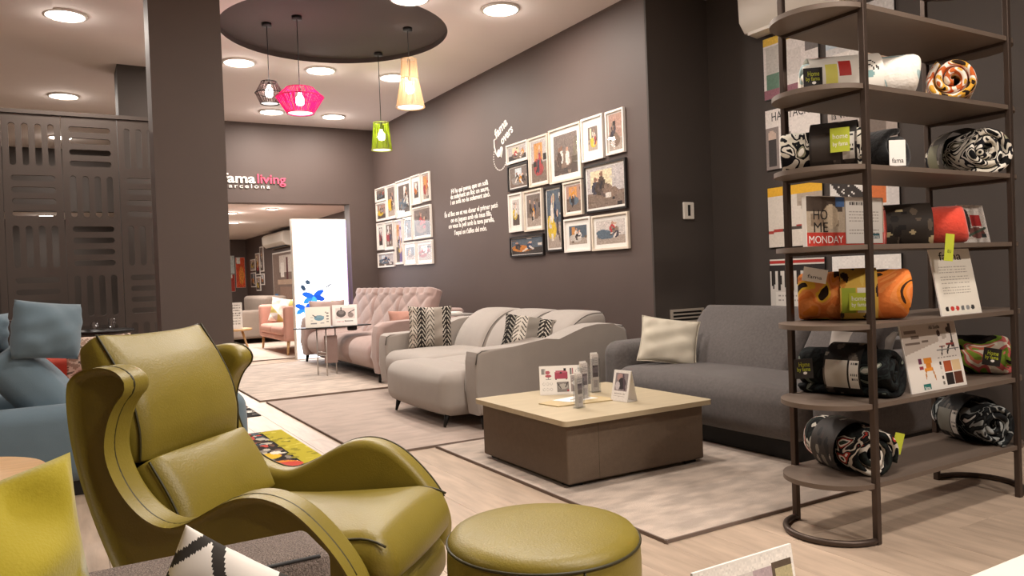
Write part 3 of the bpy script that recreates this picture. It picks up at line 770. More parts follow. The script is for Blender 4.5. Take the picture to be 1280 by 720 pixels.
# ================================================================== TRAY TABLES
tt = thing('tray_table', 'slim metal tray table with dark oval top in front of the pink sofa', 'side table', (2.8, 9.55, RZ))
p = []
for i in range(40):
    a = 2*PI*i/40; p.append((2.86+.50*math.cos(a)*(1 if abs(math.cos(a)) < .9 else .98), 9.30+.17*math.sin(a)))
MB().prism(p, .600, .612, 'z', bev=.003).build('tray_top', BLACKM, tt, True, True, wn=True)
for (x, y) in ((2.68, 9.40), (2.74, 9.22), (2.90, 9.36)):
    MB().tube([(x, y, RZ), (x, y, .602)], .008, 8).build('leg', CHROME, tt, True, True)
MB().tube([(2.68,9.40,.26),(2.74,9.22,.26)], .006, 8).build('crossbar', CHROME, tt, True, True)
MB().tube([(2.68,9.40,.30),(2.74,9.22,.30)], .006, 8).build('crossbar', CHROME, tt, True, True)
MB().lathe([(.05,.545),(.06,.555),(.06,.595),(.05,.60)], 3.1, 9.30, 20).build('tray_mount', BLACKP, tt, True, True)
MB().soft(2.735,2.90,9.27,9.30,.16,.50,r=.012,k=2,fn=lambda x,y,z:(x, y+.08*(z-.33)**2*4, z)).build('magazine_sling', PINK, tt, True, True)
a1 = Art(64, 48, '#ece6da').ell(.55,.55,.2,.14,'#6f97a8').rect(.35,.45,.75,.55,'#7fa2b0').line(.3,.4,.42,.5,.02,'#4b4745')
for i in range(4): a1.rect(.84,.3+.14*i,.93,.36+.14*i,'#6a6460')
a1.rect(.2,.5,.3,.53,'#777').rect(.2,.66,.3,.69,'#777').rect(.2,.8,.45,.85,'#888').rect(.6,.8,.75,.84,'#999').rect(.8,.25,.84,.3,'#444')
a2 = Art(64, 48, '#efe7e2').rect(.12,.14,.92,.66,'#d9ccc6').ell(.35,.42,.2,.18,'#57504e').ell(.36,.36,.12,.1,'#7c7472').rect(.33,.1,.38,.3,'#3c3634').ell(.75,.5,.12,.13,'#8b7f7a').line(.65,.4,.9,.25,.02,'#4a4442').words(.15,.45,.8,1,.1,.03,'#c77a80').rect(.55,.78,.85,.82,'#666').ell(.52,.79,.03,.03,'#222')
desk_card('display_card', 'cream card with a small blue sofa drawing, on the dark tray table', 'display card', (2.66, 9.25, .6125), math.radians(-14), .30, .25, math.radians(9), a1)
desk_card('display_card', 'white card with a grey room photo, on the dark tray table beside the pink sofa', 'display card', (2.99, 9.24, .6125), math.radians(-22), .30, .26, math.radians(9), a2)
tm = thing('tray_table', 'small tray on a post between the pink and light grey sofas', 'side table', (3.55, 7.72, .0165))
MB().box(3.32, 3.95, 7.58, 7.85, .735, .75).build('tray_top', CHROME, tm, False, True)
MB().tube([(3.7,7.72,.03),(3.7,7.72,.74)], .012, 10).build('post', CHROME, tm, True, True)
MB().lathe([(.12,.0165),(.12,.03),(.02,.04)], 3.7, 7.72, 24).build('foot_plate', CHROME, tm, True, True)
bx = thing('flat_box', 'small black and white box lying on the tray between the sofas', 'box', (3.5, 7.68, .7505))
MB().soft(3.36,3.50,7.6,7.8,.7505,.785,r=.004,k=1,n=(1,1,1)).build('dark_case', BLACKP, bx, False, True)
MB().soft(3.505,3.80,7.6,7.8,.7505,.775,r=.004,k=1,n=(1,1,1)).build('white_case', WHITE, bx, False, True)

# ================================================================== PICTURE FRAMES ON THE WALL (facing -x)
XW = 4.32
def room_photo(k, w=36, h=36):
    r = random.Random(k); wl = r.choice(['#9a8e88','#7a6d66','#c9c0ba','#55606c','#a8877a','#6b5f5a','#b8b0ae']); fl_ = r.choice(['#7c6a5e','#5b4e48','#a99a8e','#3c3634'])
    a = Art(w, h, wl).rect(0, .62+r.uniform(-.1,.1), 1, 1, fl_)
    if r.random() < .7: a.rect(.1+.5*r.random(), .05, .35+.5*r.random(), .5, r.choice(['#e8e4df','#cfd6da','#c98f52','#d8c9a8']))
    sc = r.choice(['#8f8782','#c27a34','#9c3f3f','#c7bdb4','#d2b23a','#5d6b78','#7f6a5c'])
    x, y = r.uniform(.3,.6), r.uniform(.6,.75); a.ell(x, y, .32, .16, sc).ell(x-.1, y-.12, .25, .13, sc)
    for _ in range(3):
        px, py = r.uniform(.2,.8), r.uniform(.35,.65); c = r.choice(['#2c2628','#3e3a46','#b33c3c','#2e3f5e','#e0d8d0','#c98a2e','#4a3a30'])
        a.ell(px, py, .09, .17, c).ell(px+r.uniform(-.03,.03), py-.22, .05, .06, r.choice(['#b98d78','#8c6654','#d2ab94']))
        a.line(px, py, px+r.uniform(-.25,.25), py+r.uniform(.1,.25), .035, r.choice(['#2c2628','#5a4a44','#d9cfc6']))
    for _ in range(5): a.rect(*(lambda x, y: (x, y, x+r.uniform(.04,.2), y+r.uniform(.04,.15)))(r.random(), r.random()), r.choice(['#cfc6bc','#2a2422','#8b7a6c','#4a423e','#6a5648']))
    return a.noise(.14)
# layout in (distance right of the group's left edge, top z, width, height, frame, mat border)
lay_px = [((84,215),(177,272),'w',.3,'small landscape photo in white frame, top row'),((90,303),(181,392),'b',.22,'small squarish photo in dark frame, second row'),
 ((178,186),(268,375),'o',.2,'upright photo of a tall room in pale wood frame'),((266,152),(410,350),'o',.24,'large upright photo of a seated group in pale wood frame'),
 ((405,103),(503,265),'w',.5,'upright white frame with a small photo in a wide border'),((509,72),(593,238),'w',.24,'narrow upright photo in white frame, last of the top row'),
 ((417,305),(603,478),'b',.16,'largest landscape photo in a black frame'),((93,423),(156,578),'w',.45,'narrow upright white frame with a slim photo'),
 ((158,410),(243,572),'o',.24,'upright night photo in pale wood frame'),((247,395),(330,662),'b',.2,'tallest narrow photo in a black frame'),
 ((328,374),(414,505),'o',.22,'small upright photo in pale frame below the large one'),((100,605),(247,680),'b',.2,'wide low photo in dark frame, bottom row'),
 ((332,530),(450,662),'w',.4,'square white frame with a photo in a wide border, bottom row'),((451,515),(612,652),'o',.3,'landscape photo in pale wood frame, last of the bottom row')]
Ymap = [(7.374,84),(7.02,178),(6.70,266),(6.237,405),(5.925,510),(5.62,612)]
FR = [  # (y_left, y_right, z_bottom, z_top) on the wall, metres
 (7.375, 6.930, 2.376, 2.590),
 (7.361, 6.931, 2.080, 2.361),
 (6.911, 6.539, 2.074, 2.586),
 (6.513, 5.963, 2.059, 2.598),
 (5.950, 5.616, 2.196, 2.604),
 (5.573, 5.313, 2.205, 2.597),
 (5.931, 5.307, 1.712, 2.155),
 (7.368, 7.082, 1.630, 2.051),
 (7.043, 6.679, 1.616, 2.048),
 (6.633, 6.321, 1.382, 2.038),
 (6.288, 5.969, 1.715, 2.046),
 (7.366, 6.678, 1.356, 1.579),
 (6.294, 5.855, 1.360, 1.686),
 (5.833, 5.297, 1.355, 1.681),
]
MATS = {'w': FRW, 'b': FRB, 'o': FRO}
def picture(y0, y1, z0, z1, kind, border, label, seed, group):
    t = thing('picture_frame', label, 'picture frame', (XW, y0, z0), 0, group)
    W = y0-y1; Hh = z1-z0; fw = .018; d = .028; f = MB()
    M = frame((0, 0, 0), (0,-1,0), (0,0,1))       # local x along the wall, y up, z out into the room
    for b in ((0, W, 0, fw), (0, W, Hh-fw, Hh), (0, fw, fw, Hh-fw), (W-fw, W, fw, Hh-fw)): f.box(b[0], b[1], b[2], b[3], .001, d)
    f.xf(M).build('frame', MATS[kind], t, False)
    MB().box(fw, W-fw, fw, Hh-fw, .002, .012).xf(M).build('mat_board', MATB, t, False)
    bw = border*.56*min(W, Hh)
    pw_, ph_ = W-2*bw, Hh-2*bw
    ink_plane('photo', room_photo(seed, 32, 32), M @ Matrix.Translation((bw, bw, .0125)), pw_, ph_, PRINT, t)
    MB().box(fw, W-fw, fw, Hh-fw, .018, .0195).xf(M).build('pane', PANE, t, False)
for g, (dy, where) in enumerate(((0, 'beside the heart logo'), (4.14, 'nearest the doorway wall'))):
    for i, ((a, b, kind, bd, lb), (y0, y1, z0, z1)) in enumerate(zip(lay_px, FR)):
        k = kind if g == 0 else ('w' if kind != 'b' or i in (6, 9) else 'w')
        l = lb if g == 0 else lb.replace('dark frame', 'white frame').replace('black frame', 'white frame').replace('pale wood frame', 'white frame').replace('pale frame', 'white frame')
        picture(y0+dy, y1+dy, z0, z1, k, bd, l+' '+where, 100*g+i, ['framed photos beside the heart logo', 'framed photos next to the doorway wall'][g])

# ================================================================== WALL LETTERING
lt = thing('wall_lettering', 'white typewriter-style verse lettered on the picture wall between the framed photos', 'lettering', (XW, 8.35, 1.7))
verse = [('Hi ha qui pensa que un sofà', 8.84, 7.86, 2.225), ('és solament un lloc on seure,', 8.86, 7.84, 2.155), ('i un sofà no és solament això.', 8.87, 7.82, 2.085),
 ('És el lloc on et vas donar el primer petó', 9.06, 7.65, 1.94), ('on es juguen amb els teus fills,', 8.88, 7.80, 1.86), ('on veus la peli amb la teva parella,', 8.95, 7.74, 1.787), ("l'espai on t'aïlles del món.", 8.79, 7.93, 1.695)]
for body, y0, y1, z in verse:
    text(body, frame((-.001, y0-8.35, z-1.7), (0,-1,0), (0,0,1)), LETW, lt, 'verse_line', size=.085, width=y0-y1, bold=.0012)['kind'] = 'stuff'
lg = thing('wall_logo', 'white round logo with fama lovers lettering and a heart, above the framed photos', 'logo', (XW, 7.45, 2.55))
M0 = frame((-.001, .17, .10), (0,-1,.0), (0,0,1)) @ Matrix.Rotation(math.radians(24), 4, 'Z')
text('fama', M0 @ Matrix.Translation((.02, .06, 0)), LETW, lg, 'lettering', size=.15, width=.30, bold=.004)
text('overs', M0 @ Matrix.Translation((.10, -.075, 0)), LETW, lg, 'lettering', size=.14, width=.28, bold=.004)
Mh = frame((-.0015, .09, .0), (0,-1,0), (0,0,1)) @ Matrix.Rotation(math.radians(20), 4, 'Z')
hp = [(.0042*16*math.sin(t)**3, .0042*(13*math.cos(t)-5*math.cos(2*t)-2*math.cos(3*t)-math.cos(4*t))) for t in np.linspace(0, 2*PI, 40, endpoint=False)]
MB().prism(hp, -.001, .001, 'z').xf(Mh).build('heart', LETW, lg, False)
MB().tube([M0 @ Vector(p) for p in ((.02,.06,0),(-.02,.07,0),(-.05,.0,0),(-.055,-.08,0),(-.03,-.15,0),(.02,-.16,0),(.06,-.13,0),(.08,-.09,0))], .010, 6).build('loop_stroke', LETW, lg)
for i in range(22):
    a = math.radians(150+i*11); q = Vector((.0+.15*math.cos(a), -.05+.15*math.sin(a), 0))
    Md = frame((-.001, .10, .0), (0,-1,0), (0,0,1)) @ Matrix.Translation(q) @ Matrix.Rotation(a+PI/2, 4, 'Z')
    MB().box(-.0075, .0075, -.006, .006, -.001, .001).xf(Md).build('ring_dash', LETW, lg, False)
fs_ = thing('wall_sign', 'raised famaliving barcelona lettering in white and pink above the doorway', 'sign', (2.5, 11.6, 2.6))
text('fama', frame((-.46, -.012, .045), (1,0,0), (0,0,1)), LETW, fs_, 'white_letters', size=.19, width=.455, ext=.01, bold=.004)
text('living', frame((.01, -.012, .045), (1,0,0), (0,0,1)), LETP, fs_, 'pink_letters', size=.19, width=.41, ext=.01, bold=.002)
text('barcelona', frame((-.47, -.012, -.03), (1,0,0), (0,0,1)), LETW, fs_, 'white_letters', size=.085, width=.66, ext=.006, spacing=1.35)['kind'] = 'stuff'

# ================================================================== RECESS WALL: THERMOSTAT, GRILLE, POSTERS, AIR CONDITIONER
sw = thing('wall_thermostat', 'small cream wall thermostat with a dark slot on the wall return', 'thermostat', (4.72, 5.0, 1.66))
MB().soft(-.062,.062,-.022,0,-.075,.075,r=.01,k=2,n=(1,1,1)).build('housing', WHITEP, sw, True, wn=True)
MB().box(-.016,.012,-.024,-.02,-.045,.05).build('slot', BLACKP, sw, False)
gv = thing('air_grille', 'louvred grey air grille low on the wall return beside the heather grey sofa', 'grille', (4.48, 5.0, .5))
f = MB()
for b in ((0,.38,.29,.31),(0,.38,0,.02),(0,.02,.02,.29),(.36,.38,.02,.29)): f.box(b[0],b[1],-.02,0,b[2],b[3])
GRL = mat('grille_metal', '#b5a99c', .5, metal=.2)
f.build('frame', GRL, gv, False)
MB().box(.02,.36,-.004,0,.02,.29).build('backing', BLACKP, gv, False)
for i in range(8): MB().box(.02,.36,-.018,-.006,.035+i*.032,.048+i*.032).build('louvre', GRL, gv, False)
XR = 5.02
def poster(y0, y1, z0, z1, art, label, texts=(), group='magazine cover posters on the recess wall'):
    t = thing('magazine_poster', label, 'poster', (XR, y0, z0), 0, group)
    M = frame((0,0,0), (0,-1,0), (0,0,1)); W, Hh = y0-y1, z1-z0
    MB().box(0, W, 0, Hh, .001, .014).xf(M).build('panel', FRB, t, False)
    ink_plane('print', art, M @ Matrix.Translation((.004,.004,.0146)), W-.008, Hh-.008, PRINT, t)
    for (body, x, y, wd, sz, mt) in texts:
        text(body, M @ Matrix.Translation((x*W, y*Hh, .0152)), mt, t, 'lettering', size=sz, width=wd*W, ext=.0003)
yA, yB = (4.37, 3.84), (3.78, 3.22)
poster(*yA, 2.50, 3.0, Art(40,40,'#d8d0cc').rect(0,0,.75,.12,'#d9b23e').rect(.78,0,1,.4,'#6d6664').rect(.05,.15,.3,.6,'#b9b4ae').rect(.35,.3,.7,.7,'#cfc7c2').rect(.05,.6,.3,.85,'#5a7a66').rect(0,.85,1,1,'#8c5a66').noise(.05), 'poster with yellow header and grey room, top row behind the shelf')
poster(*yB, 2.50, 3.0, Art(40,40,'#c9c6c4').rect(0,0,.5,.5,'#aebdc6').rect(.2,.1,.45,.5,'#8f97a0').ell(.6,.3,.12,.2,'#b5584e').rect(.5,.3,1,1,'#b79c86').rect(.1,.6,.5,.9,'#e2dcd6').noise(.06), 'poster with pale blue and tan collage, top row behind the white blanket')
poster(*yA, 1.93, 2.42, Art(40,40,'#e2dad4').rect(0,.3,.25,1,'#8d817c').ell(.12,.45,.08,.1,'#c9b1a2').rect(.04,.5,.2,.95,'#3c3634').line(.4,.3,.5,.6,.02,'#7d7470').rect(.4,.6,.9,.95,'#bdb2aa').noise(.04), 'poster with tall serif heading and a standing figure', (('HABITACIÓN', .12, .80, .84, .1, LETK),))
poster(*yB, 1.93, 2.42, Art(40,40,'#b9aea6').ell(.7,.6,.25,.35,'#75685f').rect(.0,.6,.4,1,'#9a8e86').rect(.85,0,1,1,'#a2958c').rect(.9,.4,1,.5,'#8a3030').noise(.05), 'poster with dark lettering los estilos de la vida', (('los', .06, .84, .16, .07, LETK), ('estilos de', .06, .72, .5, .07, LETK), ('la vida', .06, .60, .32, .07, LETK)))
poster(*yA, 1.30, 1.79, Art(40,40,'#d6ccc0').rect(0,0,1,.16,'#e0ab2c').rect(.55,.16,1,.36,'#ab9c8c').line(.6,.3,.8,.6,.02,'#9a8c7e').line(0,.75,.6,.68,.025,'#a83c34').line(.3,.72,.6,.7,.025,'#4a423c').noise(.03), 'poster with broad yellow header and pale interior')
ap = Art(40,40,'#d9d4ce')
for i in range(5): ap.line(.05*i,.0,.35+.08*i,.5,.012 if i % 2 else .03,'#332c29')
ap.rect(.58,.05,.82,.45,'#d3733c').rect(.84,0,1,.5,'#d3cdca').rect(0,.55,1,1,'#9d958e').noise(.04)
poster(*yB, 1.30, 1.79, ap, 'poster with a black and white staircase and an orange block')
ap = Art(40,40,'#d6d0c8').rect(0,.03,1,.08,'#b0312b').rect(0,.1,1,.2,'#2a2422')
for i in range(9): ap.ell(.06+.12*i,.3+.04*(i % 2),.035,.2,'#2a2422')
poster(*yA, .72, 1.21, ap.rect(.1,.55,.9,.95,'#e6e0d8').words(.15,.85,.6,5,.07,.02,'#a59d96'), 'poster with a red line and black drips on white, just above the sofa back')
poster(*yB, .72, 1.21, Art(40,40,'#dcd6cd').rect(0,0,1,.25,'#efeae4').rect(.05,.3,.3,.6,'#cbbf9a').rect(.33,.3,.6,.6,'#d9c878').rect(.63,.3,.95,.6,'#5a544e').rect(.05,.65,.95,.95,'#8f877f').noise(.04), 'poster with a grid of small photos behind the orange blanket')
ac = thing('air_conditioner', 'cream air conditioner high on the recess wall', 'air conditioner', (XR, 4.45, 3.03))
MB().prism([(0,.0),(-.14,.02),(-.2,.1),(-.21,.3),(-.18,.36),(0,.37)], -.95, 0, 'y', bev=.015).build('housing', WHITEP, ac, True, wn=True)
MB().box(-.15,-.05,-.90,-.05,-.004,.02).build('outlet_flap', WHITEP, ac, False)
#PART3
# ================================================================== ETAGERE (rounded ends, x long)
PX, PY = (2.83, 3.92), (1.96, 2.36)
SH = [.25, .575, .90, 1.225, 1.55, 1.875, 2.20, 2.525]
et = thing('etagere', 'tall dark bronze open shelf unit with rounded ends, holding rolled blankets', 'shelf', (3.375, 2.16, 0))
for x in PX:
    for y in PY:
        MB().soft(x-.013, x+.013, y-.013, y+.013, 0, 2.62, r=.003, k=1, n=(1,1,1)).build('post', BRONZE, et, False, True)
stad = []
for cx, a0 in ((PX[1], -90), (PX[0], 90)):
    for i in range(25): a = math.radians(a0+180*i/24); stad.append((cx+.205*math.cos(a), 2.16+.205*math.sin(a)))
for k, z in enumerate(SH):
    o = MB().prism(stad, z-.020, z, 'z', bev=.004, seg=2).build('shelf_board', SHELF, et, True, True, wn=True)
    for x in PX: MB().box(x-.011, x+.011, 1.96, 2.36, z-.034, z-.0205).build('bracket', BRONZE, o, False, True)
for cx, sg in ((PX[0], -1), (PX[1], 1)):
    MB().tube([(cx+sg*.2*math.sin(PI*i/20), 1.96+.2-.2*math.cos(PI*i/20), .0145) for i in range(21)], .014, 8).build('base_ring', BRONZE, et, True, True)

# ---- rolled blankets
def roll(label, p0, p1, R, z, mt, seed=0, band=None, turns=2.4, tags=(), name='rolled_blanket', sq=1.0):
    """spiral roll lying on a shelf: p0 = visible end, p1 = other end"""
    d = Vector((p1[0]-p0[0], p1[1]-p0[1])); L = d.length; rz = math.atan2(d.y, d.x)
    t = thing(name, label, 'blanket', (p0[0], p0[1], z), rz, 'rolled blankets on the open shelf unit')
    rs = random.Random(seed); n = int(turns*30); th = R/(turns+.55)*.80; zc = R*sq
    line = []
    for i in range(n+1):
        q = i/n; a = 2*PI*turns*q+seed; r = (R-th/2)*(.16+.84*q); line.append((r, a))
    ph = [rs.uniform(0, 6) for _ in range(4)]
    xs = [0, .006, .02, .05]+list(np.linspace(.1, L-.1, 5))+[L-.05, L-.02, L-.006, L]
    thk = [.35, .7, .95, 1]+[1]*5+[1, .95, .7, .35]; vs = []; fs = []
    for x, k in zip(xs, thk):
        ring = []
        for side in (1, -1):
            for (r, a) in (line if side > 0 else line[::-1]):
                rr = max(.003, r+side*th/2*k)
                rr *= 1+.025*math.sin(3*a+ph[0]+x*9)+.015*math.sin(7*x*10+ph[1]+2*a)
                ox = x+(.018*math.sin(a*1.3+ph[2])*(r/R) if x < .06 else 0)
                zz = rr*math.sin(a)*sq
                if zz < -zc*.86: zz = -zc*.86+(zz+zc*.86)*.25
                ring.append((ox, rr*math.cos(a), zz+zc*.90))
        vs += ring
    M_ = 2*(n+1)
    for i in range(len(xs)-1):
        for j in range(M_): fs.append((i*M_+j, i*M_+(j+1) % M_, (i+1)*M_+(j+1) % M_, (i+1)*M_+j))
    for i in (0, len(xs)-1):
        for j in range(n):
            q = (i*M_+j, i*M_+j+1, i*M_+M_-2-j, i*M_+M_-1-j); fs.append(q if i else q[::-1])
    zmin = min(v[2] for v in vs); vs = [(v[0], v[1], v[2]-zmin) for v in vs]
    MB().add(vs, fs).build('cloth', mt, t)
    if band:
        b0, b1, art = band; Rb = R*1.035; W = b1-b0
        def bend(x, y):       # x along the axis, y around
            a = PI*(1-.0)+(2*PI)*(y/(2*PI*Rb))-PI*.5
            zz = Rb*math.sin(a)*sq
            if zz < -zc*.8: zz = -zc*.8
            return (b0+x, Rb*math.cos(a), zz+zc*.90-zmin)
        ink_plane('paper_sleeve', art, Matrix.Identity(4), W, 2*PI*Rb, PRINT, t, bend=bend)
    for tg in tags:
        # (position, facing yaw in world, w, h, material, [(text, material, x, y, width, size)])
        pos, yaw, w_, h_, m_, words, tilt = tg
        Mw = Matrix.Translation((pos[0]-p0[0], pos[1]-p0[1], pos[2]-z)); Mw = Matrix.Rotation(-rz, 4, 'Z') @ Mw @ Matrix.Rotation(yaw, 4, 'Z') @ Matrix.Rotation(tilt, 4, 'Y')
        o = MB().box(-w_/2, w_/2, -.001, .001, -h_/2, h_/2).xf(Mw).build('tag', m_, t, False)
        for (body, wm, x, y, wd, sz) in words:
            text(body, Mw @ frame((x*w_-w_/2, -.0016, y*h_-h_/2), (1,0,0), (0,0,1)), wm, o, 'lettering', size=sz, width=wd*w_, ext=.0002)
    return t
YW = math.radians(-30)
HOME = [('Home', LETY, .22, .60, .6, .03), ('by fama', LETY, .12, .38, .72, .025)]
def home_tag(pos, yaw=YW, s=1, tilt=0): return (pos, yaw, .075*s, .085*s, FRB, HOME+[('•', LETW, .4, .08, .22, .05)], tilt)
B_DARKRED = palette_mat('dark_floral_cloth', ['#101112','#1c221f','#0c0d0e','#c9c2b6','#141516','#a83a2e','#e8e2da','#2c3a30'], 8)
B_GREY = palette_mat('charcoal_print_cloth', ['#101112','#1c1f20','#8d908e','#0d0e0f','#26292a','#0c0d0e','#d8d4cf'], 9)
B_BLACK = palette_mat('black_print_cloth', ['#0c0d0e','#141817','#0d0e0f','#1c2222','#0c0d0d','#6d756a','#c9c6ba'], 9)
B_FLORAL = palette_mat('floral_bright_cloth', ['#1c1512','#6f8a2e','#c4625e','#e5d9c6','#d0795f','#86a03a','#241a16'], 6)
B_ORANGE = palette_mat('orange_print_cloth', ['#3a2417','#d97f2e','#e08a4a','#d9793a','#e5924f','#e2b13a','#2a1c14'], 5)
B_CORAL = mat('coral_plush', '#d9452f', .9, var=.08, vscale=14, bump=.4, bscale=60, sheen=.4)
B_BW = palette_mat('black_white_print_cloth', ['#111','#e2dcd0','#16151a','#cfc8b8','#0e0e10','#8d8a72','#efe9de'], 7, dist=1.6)
B_WHITE = palette_mat('white_print_cloth', ['#9fb5b6','#e9e3d8','#f0eae0','#ece6dc','#e6dfd5','#b23a34'], 5)
B_MULTI = palette_mat('multicolour_print_cloth', ['#2a1c14','#d9a23a','#e8e0d2','#c4622e','#efe8dc','#8fa8a0','#b23a2e'], 8)
B_PLAINK = mat('black_plush', '#0f0f11', .9, bump=.4, bscale=60, sheen=.3)
def sleeve(bg='#1b1715', lab='#b2bb34', seed=0, white=True):
    a = Art(40, 80, bg); r = random.Random(seed)
    for _ in range(40): a.ell(r.random(), r.random(), r.uniform(.03,.12), r.uniform(.01,.05), r.choice(['#4a423c','#2a2420','#6b6258','#8c8478']))
    a.rect(.35, .17, .95, .34, lab)
    if white: a.rect(.05, .17, .3, .34, '#e6e1d8').words(.08,.28,.19,4,.03,.01,'#333')
    return a
def sleeve2(bg, marks, seed):
    a = Art(48, 96, bg); r = random.Random(seed)
    for _ in range(45): a.ell(r.random(), r.random(), r.uniform(.02,.1), r.uniform(.01,.04), r.choice(marks))
    return a
roll('dark floral blanket roll with red centre on the lowest shelf, lying end-on', (2.91, 2.01), (3.06, 2.40), .118, SH[0], B_DARKRED, 1, (.12, .30, sleeve2('#3a322c', ['#8c8478','#b9b0a4','#4a3a30','#5f6a58','#1c1816'], 1)), tags=[((3.03, 1.99, SH[0]+.13), YW, .04, .09, LIME, [], .25)])
roll('charcoal blanket roll with white spiral end on the lowest shelf, beside the rear post', (3.80, 1.99), (3.97, 2.33), .115, SH[0], B_GREY, 2, (.12, .28, sleeve('#1b1b1c', '#8c8a80', 2)))
roll('black print blanket roll with paper sleeve, beside the swatch card', (3.03, 1.99), (2.94, 2.38), .118, SH[1], B_BLACK, 3, (.10, .26, sleeve('#1c1815', '#cfc9be', 3)), tags=[home_tag((2.735, 2.22, SH[1]+.13), yaw=math.radians(-38), tilt=-.05)])
roll('bright floral blanket roll in green, pink and black, beside the swatch card', (4.03, 2.04), (3.90, 2.32), .115, SH[1], B_FLORAL, 4, tags=[home_tag((3.85, 2.03, SH[1]+.10), yaw=math.radians(-62), tilt=.15)])
a = sleeve2('#d9b04a', ['#2a1c14','#e0c060','#c9862e','#3a2417'], 5); a.rect(.1,.20,.55,.34,'#e9e2d2').rect(.58,.20,.95,.34,'#9fae34')
roll('orange peach blanket roll with yellow sleeve, on the shelf below the coral one', (3.17, 2.02), (2.90, 2.37), .12, SH[2], B_ORANGE, 5, (.12, .27, a), tags=[((2.80, 2.20, SH[2]+.205), YW*1.3, .10, .06, WHITE, [('fama', LETK, .2, .25, .6, .022)], .2), ((2.951, 2.100, SH[2]+.085), math.radians(-52.3), .075, .075, LIME, [('home', LETW, .12, .55, .76, .03), ('by fama', LETW, .12, .22, .76, .025)], 0)])
a = sleeve2('#3a322b', ['#1c1714','#6b5d4e','#cbb98f','#241e1a'], 6)
roll('coral red plush blanket roll with dark sleeve and lime tag', (3.63, 2.02), (3.40, 2.28), .115, SH[3], B_CORAL, 6, (.15, .345, a), tags=[((3.37, 1.945, SH[3]-.02), YW*.6, .045, .12, LIME, [('EU', LETK, .3, .3, .4, .02)], .12)], turns=1.6)
roll('black and white blanket roll in a dark sleeve with lime label, above the magazine', (2.95, 2.06), (2.78, 2.33), .11, SH[4], B_BW, 7, (.015, .20, sleeve('#2a2420', '#3a322c', 7)), turns=2, tags=[((2.806, 2.062, SH[4]+.115), math.radians(-57.8), .075, .10, LIME, [('home', LETW, .12, .55, .76, .03), ('by fama', LETW, .12, .25, .76, .025)], 0)])
roll('plain black plush blanket roll with a hanging white tag', (3.17, 2.03), (3.22, 2.36), .105, SH[4], B_PLAINK, 8, tags=[((3.10, 2.0, SH[4]+.065), YW, .07, .11, WHITE, [('fama', LETK, .15, .12, .7, .03)], 0)], turns=2)
roll('bold black and white swirl blanket roll at the end of its shelf', (3.80, 1.99), (3.97, 2.32), .128, SH[4], B_BW, 9, (.16, .28, sleeve('#4a423a', '#6d6a50', 9, False)))
aw = Art(48, 96, '#ece6db').rect(.6,.02,1,.06,'#1c1815').rect(.65,.035,.95,.06,'#b23a2e').rect(.62,.16,.80,.30,'#e0d868').rect(.44,.14,.6,.24,'#b5302a')
for i in range(26):
    t_ = PI*i/25; aw.ell(.2-.12*math.cos(t_*1.0), .22-.07*math.sin(t_), .012, .004, '#2a2624').ell(.2-.07*math.cos(t_), .22-.04*math.sin(t_), .012, .004, '#2a2624')
aw.ell(.2,.24,.08,.025,'#7fa3a3')
roll('white print blanket roll in white sleeve with black label, on the upper shelf', (3.29, 2.03), (2.93, 2.34), .116, SH[5], B_WHITE, 10, (.16, .46, aw), tags=[home_tag((2.845, 2.215, SH[5]+.085), yaw=math.radians(-42), s=1.05)], turns=2)
roll('multicolour blanket roll with white spiral end on the upper shelf', (3.52, 1.99), (3.86, 2.20), .115, SH[5], B_MULTI, 11)
# ---- printed things on the shelves
fb_ = thing('magazine', 'magazine with red and beige HOME cover and a white leaflet, standing on the shelf', 'magazine', (2.94, 2.14, SH[3]))
MB().box(-.26, .26, 0, .02, 0, .215).build('pages', WHITE, fb_, False)
a = Art(80, 40, '#b7a792').rect(0,.0,.45,.3,'#51443a').rect(.05,.35,.4,.6,'#8d7a66').ell(.3,.4,.1,.25,'#cbb99f').rect(0,.72,1,1,'#c23c30').rect(.36,.0,.47,.2,'#4a6a9a').noise(.05)
ink_plane('cover', a, frame((-.258, -.0006, .003), (1,0,0), (0,0,1)), .516, .209, PRINT, fb_)
lf = MB().box(-.01, .245, -.004, -.002, .012, .212).build('leaflet', WHITE, fb_, False)
a = Art(50, 44, '#e6e1d9').words(.1,.7,.1,1,.1,.06,'#4a4440').words(.08,.92,.3,5,.07,.018,'#b0a8a0').words(.08,.92,.7,2,.07,.018,'#a0988f').rect(.66,.8,.93,.92,'#31606a')
ink_plane('print', a, frame((-.008, -.0046, .014), (1,0,0), (0,0,1)), .25, .196, PRINT, lf)
for body, x, z, sz, wd, mt_ in (('HO', -.22, .115, .06, .09, LETK), ('ME', -.22, .062, .06, .09, LETK), ('MONDAY', -.25, .015, .045, .22, LETW)):
    text(body, frame((x, -.0012, z), (1,0,0), (0,0,1)), mt_, fb_, 'lettering', size=sz, width=wd, ext=.0002)
text('fama', frame((.167, -.005, .034), (1,0,0), (0,0,1)), LETW, lf, 'lettering', size=.025, width=.05, ext=.0002)
def leaning(name, label, cat, x0, x1, yb, yt, z, h, art, words=()):
    w_ = x1-x0; t = thing(name, label, cat, ((x0+x1)/2, yb, z)); tl = math.atan2(yt-yb, h); M = Matrix.Rotation(-tl, 4, 'X')
    MB().box(-w_/2, w_/2, 0, .006, 0, h).xf(M).build('board', WHITE, t, False)
    ink_plane('print', art, M @ frame((-w_/2+.003, -.0006, .003), (1,0,0), (0,0,1)), w_-.006, h-.006, PRINT, t)
    for (body, mt, x, y, wd, sz) in words:
        text(body, M @ frame((x*w_-w_/2, -.0012, y*h), (1,0,0), (0,0,1)), mt, t, 'lettering', size=sz, width=wd*w_, ext=.0002)
    return t
a = Art(64, 72, '#e2dccf')
